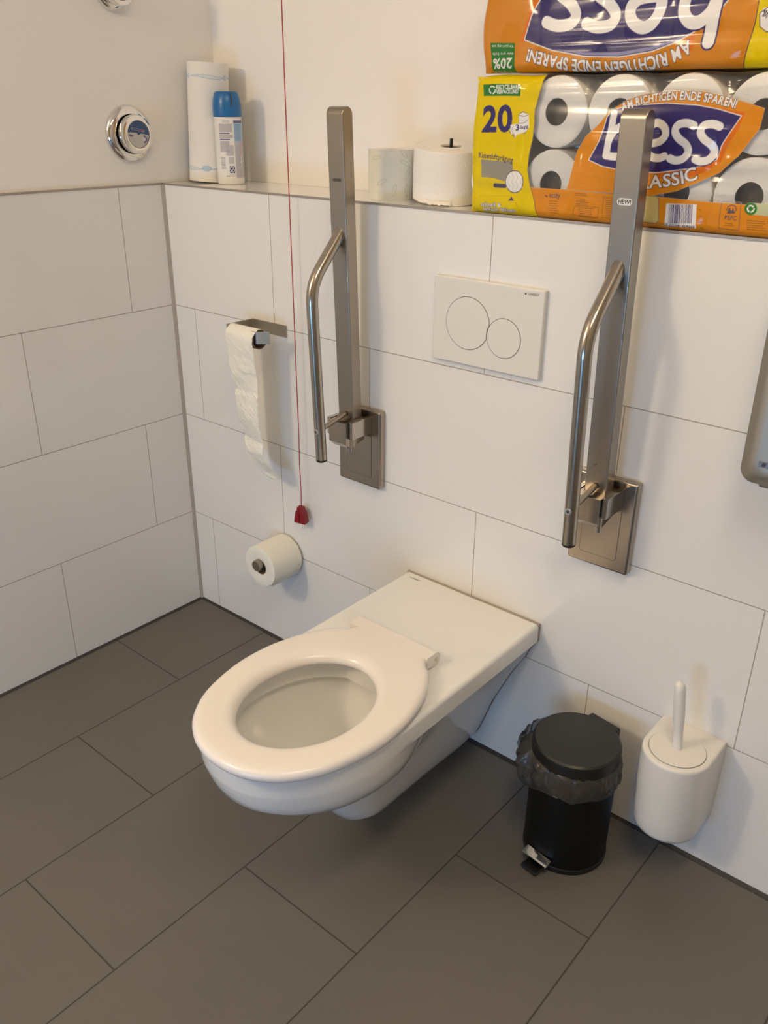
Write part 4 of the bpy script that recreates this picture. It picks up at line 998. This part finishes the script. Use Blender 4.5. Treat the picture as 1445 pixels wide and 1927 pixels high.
ART_UP=[
('P',[(810,448),(932,859),(1056,1198),(1247,1185),(971,857),(970,443)],'redor',0.9),
('P',[(3513,302),(3768,479),(3776,240),(3562,192)],'redor',0.9),
('P',[(879,476),(977,798),(1125,1079),(1375,1401),(1858,1608),(2657,1721),(4199,1579),(4375,1081),(4013,651),(3752,480),(3505,356),(3132,245),(2597,184),(2023,205),(1412,309)],'navy',0.8),
('S',[(879,476),(977,798),(1125,1079),(1375,1401),(1858,1608),(2657,1721),(4199,1579),(4375,1081),(4013,651),(3752,480),(3505,356),(3132,245),(2597,184),(2023,205),(1412,309),(879,476)],16,'white',0.9),
('P',[(3751,485),(3503,370),(3129,265),(2594,204),(2021,225),(1410,330),(2016,263),(2588,252),(3122,309),(3496,410)],'lav',0.85),
('S',[(3985,341),(4038,1120)],221,'navy',0.97),
('S',[(4036,1132),(3986,1142),(3912,1159),(3834,1170),(3767,1166),(3715,1142),(3668,1103),(3629,1056),(3597,1007),(3573,953),(3556,894),(3548,834),(3549,780),(3561,733),(3584,689),(3614,652),(3645,623),(3680,605),(3719,595),(3760,593),(3801,600),(3842,619),(3885,649),(3925,684),(3957,719),(3980,759),(3995,803),(4006,844),(4013,872)],221,'navy',0.97),
('S',[(3096,974),(3047,972),(2975,970),(2898,963),(2835,950),(2787,927),(2747,897),(2716,862),(2699,826),(2697,785),(2708,739),(2730,694),(2758,656),(2796,624),(2843,595),(2893,574),(2940,565),(2985,570),(3030,586),(3071,610),(3106,640),(3135,677),(3159,721),(3177,770),(3188,820),(3194,873),(3193,931),(3186,989),(3170,1042),(3143,1092),(3107,1141),(3065,1185),(3020,1219),(2969,1243),(2911,1258),(2854,1266),(2804,1271),(2763,1269),(2727,1261),(2698,1251),(2677,1244)],221,'navy',0.97),
('S',[(1978,666),(2012,653),(2060,635),(2116,616),(2171,606),(2229,604),(2291,607),(2349,615),(2395,631),(2427,654),(2450,685),(2463,719),(2463,754),(2450,791),(2423,830),(2388,869),(2348,907),(2301,942),(2244,976),(2188,1010),(2144,1045),(2112,1082),(2088,1121),(2074,1159),(2072,1196),(2086,1233),(2114,1270),(2150,1304),(2189,1328),(2234,1342),(2286,1349),(2339,1349),(2386,1346),(2428,1337),(2469,1322),(2503,1306),(2527,1295)],221,'navy',0.97),
('S',[(1266,716),(1302,703),(1354,683),(1412,665),(1471,654),(1532,651),(1598,654),(1659,663),(1708,678),(1743,702),(1768,734),(1782,769),(1784,805),(1770,843),(1742,883),(1706,924),(1665,963),(1615,999),(1556,1034),(1498,1068),(1452,1105),(1419,1143),(1394,1182),(1380,1222),(1379,1260),(1395,1298),(1425,1336),(1464,1370),(1506,1395),(1554,1409),(1609,1416),(1665,1416),(1715,1413),(1760,1404),(1802,1388),(1838,1371),(1863,1360)],221,'navy',0.97),
('S',[(3985,341),(4038,1120)],172,'white',0.97),
('S',[(4036,1132),(3986,1142),(3912,1159),(3834,1170),(3767,1166),(3715,1142),(3668,1103),(3629,1056),(3597,1007),(3573,953),(3556,894),(3548,834),(3549,780),(3561,733),(3584,689),(3614,652),(3645,623),(3680,605),(3719,595),(3760,593),(3801,600),(3842,619),(3885,649),(3925,684),(3957,719),(3980,759),(3995,803),(4006,844),(4013,872)],172,'white',0.97),
('S',[(3096,974),(3047,972),(2975,970),(2898,963),(2835,950),(2787,927),(2747,897),(2716,862),(2699,826),(2697,785),(2708,739),(2730,694),(2758,656),(2796,624),(2843,595),(2893,574),(2940,565),(2985,570),(3030,586),(3071,610),(3106,640),(3135,677),(3159,721),(3177,770),(3188,820),(3194,873),(3193,931),(3186,989),(3170,1042),(3143,1092),(3107,1141),(3065,1185),(3020,1219),(2969,1243),(2911,1258),(2854,1266),(2804,1271),(2763,1269),(2727,1261),(2698,1251),(2677,1244)],172,'white',0.97),
('S',[(1978,666),(2012,653),(2060,635),(2116,616),(2171,606),(2229,604),(2291,607),(2349,615),(2395,631),(2427,654),(2450,685),(2463,719),(2463,754),(2450,791),(2423,830),(2388,869),(2348,907),(2301,942),(2244,976),(2188,1010),(2144,1045),(2112,1082),(2088,1121),(2074,1159),(2072,1196),(2086,1233),(2114,1270),(2150,1304),(2189,1328),(2234,1342),(2286,1349),(2339,1349),(2386,1346),(2428,1337),(2469,1322),(2503,1306),(2527,1295)],172,'white',0.97),
('S',[(1266,716),(1302,703),(1354,683),(1412,665),(1471,654),(1532,651),(1598,654),(1659,663),(1708,678),(1743,702),(1768,734),(1782,769),(1784,805),(1770,843),(1742,883),(1706,924),(1665,963),(1615,999),(1556,1034),(1498,1068),(1452,1105),(1419,1143),(1394,1182),(1380,1222),(1379,1260),(1395,1298),(1425,1336),(1464,1370),(1506,1395),(1554,1409),(1609,1416),(1665,1416),(1715,1413),(1760,1404),(1802,1388),(1838,1371),(1863,1360)],172,'white',0.97),
('T', 'AM RICHTIGEN ENDE SPAREN!', [(3686, 371), (3395, 238), (2878, 141), (2322, 125), (1614, 200), (959, 338)], 170, 'white', 0.97, 0.03, 10, 0),
('P',[(4584,1018),(4607,821),(4612,572),(4558,243),(4498,-68),(6009,-175),(5753,991)],'yellow',0.92),
('S',[(4584,1018),(4607,821),(4612,572),(4558,243),(4498,-68)],14,'dark',0.97),
('P',[(4650,670),(4695,729),(4803,748),(5081,721),(5141,424),(4778,439),(4679,518)],'white',0.95),
('S',[(5079,733),(4749,739),(4650,670),(4681,506),(4778,439),(5142,419)],12,'dark',0.97),
('T', '3-lagig', [(4989, 640), (4690, 680)], 75, 'dark', 0.97, 0.03, 0, 0),
('P',[(212,459),(698,437),(718,-9),(249,5)],'green',0.95),
('T', '20%', [(659, 215), (259, 212)], 150, 'white', 0.95, 0.02, 0, 0),
('T', 'Recyclingmaterial', [(705, 7), (255, 30)], 40, 'white', 0.9, 0, 0, 0),
('T', 'mehr pro Rolle', [(681, 300), (253, 306)], 42, 'white', 0.9, 0, 0, 0),
('T', 'Verpackung aus', [(672, 407), (244, 421)], 42, 'white', 0.9, 0, 0, 0)]

def pack(name, loc, label, ops, base, alpha, PW=.566, PH=.226, x0r=.056, seed=0, top=.0):
    """20 rolls in printed film: 5 wide, 2 high, 2 deep"""
    K = empty(name, loc, label, 'toilet paper pack', 'toilet paper packs on the ledge')
    b = lathe([(.021, 0), (.050, 0), (.0545, .003), (.0552, .006), (.0552, .088), (.0545, .091), (.050, .0935), (.021, .0935), (.021, 0)], 56, axis=(0, 1, 0))
    first = obj('toilet_roll', b, 'paper', K, angle=35)
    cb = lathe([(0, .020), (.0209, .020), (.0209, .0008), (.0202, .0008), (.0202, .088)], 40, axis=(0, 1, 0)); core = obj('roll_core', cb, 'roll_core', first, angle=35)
    k = 0
    for j in range(2):
        for i in range(5):
            for d_ in range(2):
                p = (x0r + i * .1125 - .000, .012 + d_ * .0945, .0565 + j * .1122)
                if k == 0: first.location = p
                else:
                    c = first.copy(); C.objects.link(c); c.parent = K; c.location = p
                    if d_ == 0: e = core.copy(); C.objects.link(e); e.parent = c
                k += 1
    pr = Print(PW, PH, .0008, base, alpha); pr.run(ops, 1e-4)
    def fn(X, Y):
        ex = np.minimum(X, PW - X); ey = np.minimum(Y, PH - Y)
        rx = np.clip(1 - ex / .018, 0, 1); ry = np.clip(1 - ey / .014, 0, 1)
        y = .005 + .016 * (1 - np.sqrt(1 - np.clip(np.hypot(rx, ry), 0, 1) ** 2 * .98))
        # film drawn in over the gaps between the rolls, and fine creases
        fx = ((X - x0r) / .1125 + .5) % 1; fy = ((Y - .0565) / .1122 + .5) % 1
        y += .0035 * np.exp(-((np.minimum(fx, 1 - fx)) / .10) ** 2) * np.exp(-((np.minimum(fy, 1 - fy)) / .22) ** 2)
        y += .0008 * np.sin(Y * 170 + 2.2 * np.sin(X * 7 + seed) + seed) * (.5 + .5 * np.sin(X * 11 + Y * 31 + seed)) + .0012 * np.sin(X * 22 + 9 * Y + seed)
        xx = X + .0035 * np.sin(Y * 40 + seed) * np.clip(1 - X / .05, 0, 1) - .002 * ry * np.sign(PH / 2 - Y) * 0
        zz = Y + np.where(Y > PH / 2, -1, 1) * 0 - .0011 * (1 + np.sin(X * 56 + 1.2)) * np.clip((Y - PH * .8) / (PH * .2), 0, 1)
        return xx, np.minimum(y, .021), zz
    def lvl(yv, ins): return lambda co: np.array([np.clip(co[0], ins * 0 , PW), yv, co[2]])
    film = pr.surface('film', fn, 'print_film', K, [lvl(.03, 0), lvl(.10, 0), lvl(.17, 0), lambda co: np.array([min(max(co[0], .012), PW - .012), .1985 - .0, min(max(co[2], .012), PH - .012)])])
    return K
LK = pack('toilet_paper_pack', (.930, -.0125, ZT + .0008), 'lower toilet paper pack, yellow end with a big 20', ART_LOW, INK['white'], .05)
K2 = pack('toilet_paper_pack', (.944, -.0125, 1.4250), 'upper orange toilet paper pack lying upside down on the other', ART_UP, INK['orange'], .83, seed=2.1)

fl = Print(.05, .12, .002, INK['white'], .38)
def flap(X, Y):
    return -.001 - X * .62 - .004 * np.sin(Y * 60), .10 + X * .9 + .004 * np.sin(Y * 45), .085 + Y + X * .25
fl.surface('film_flap', flap, 'print_film', LK)
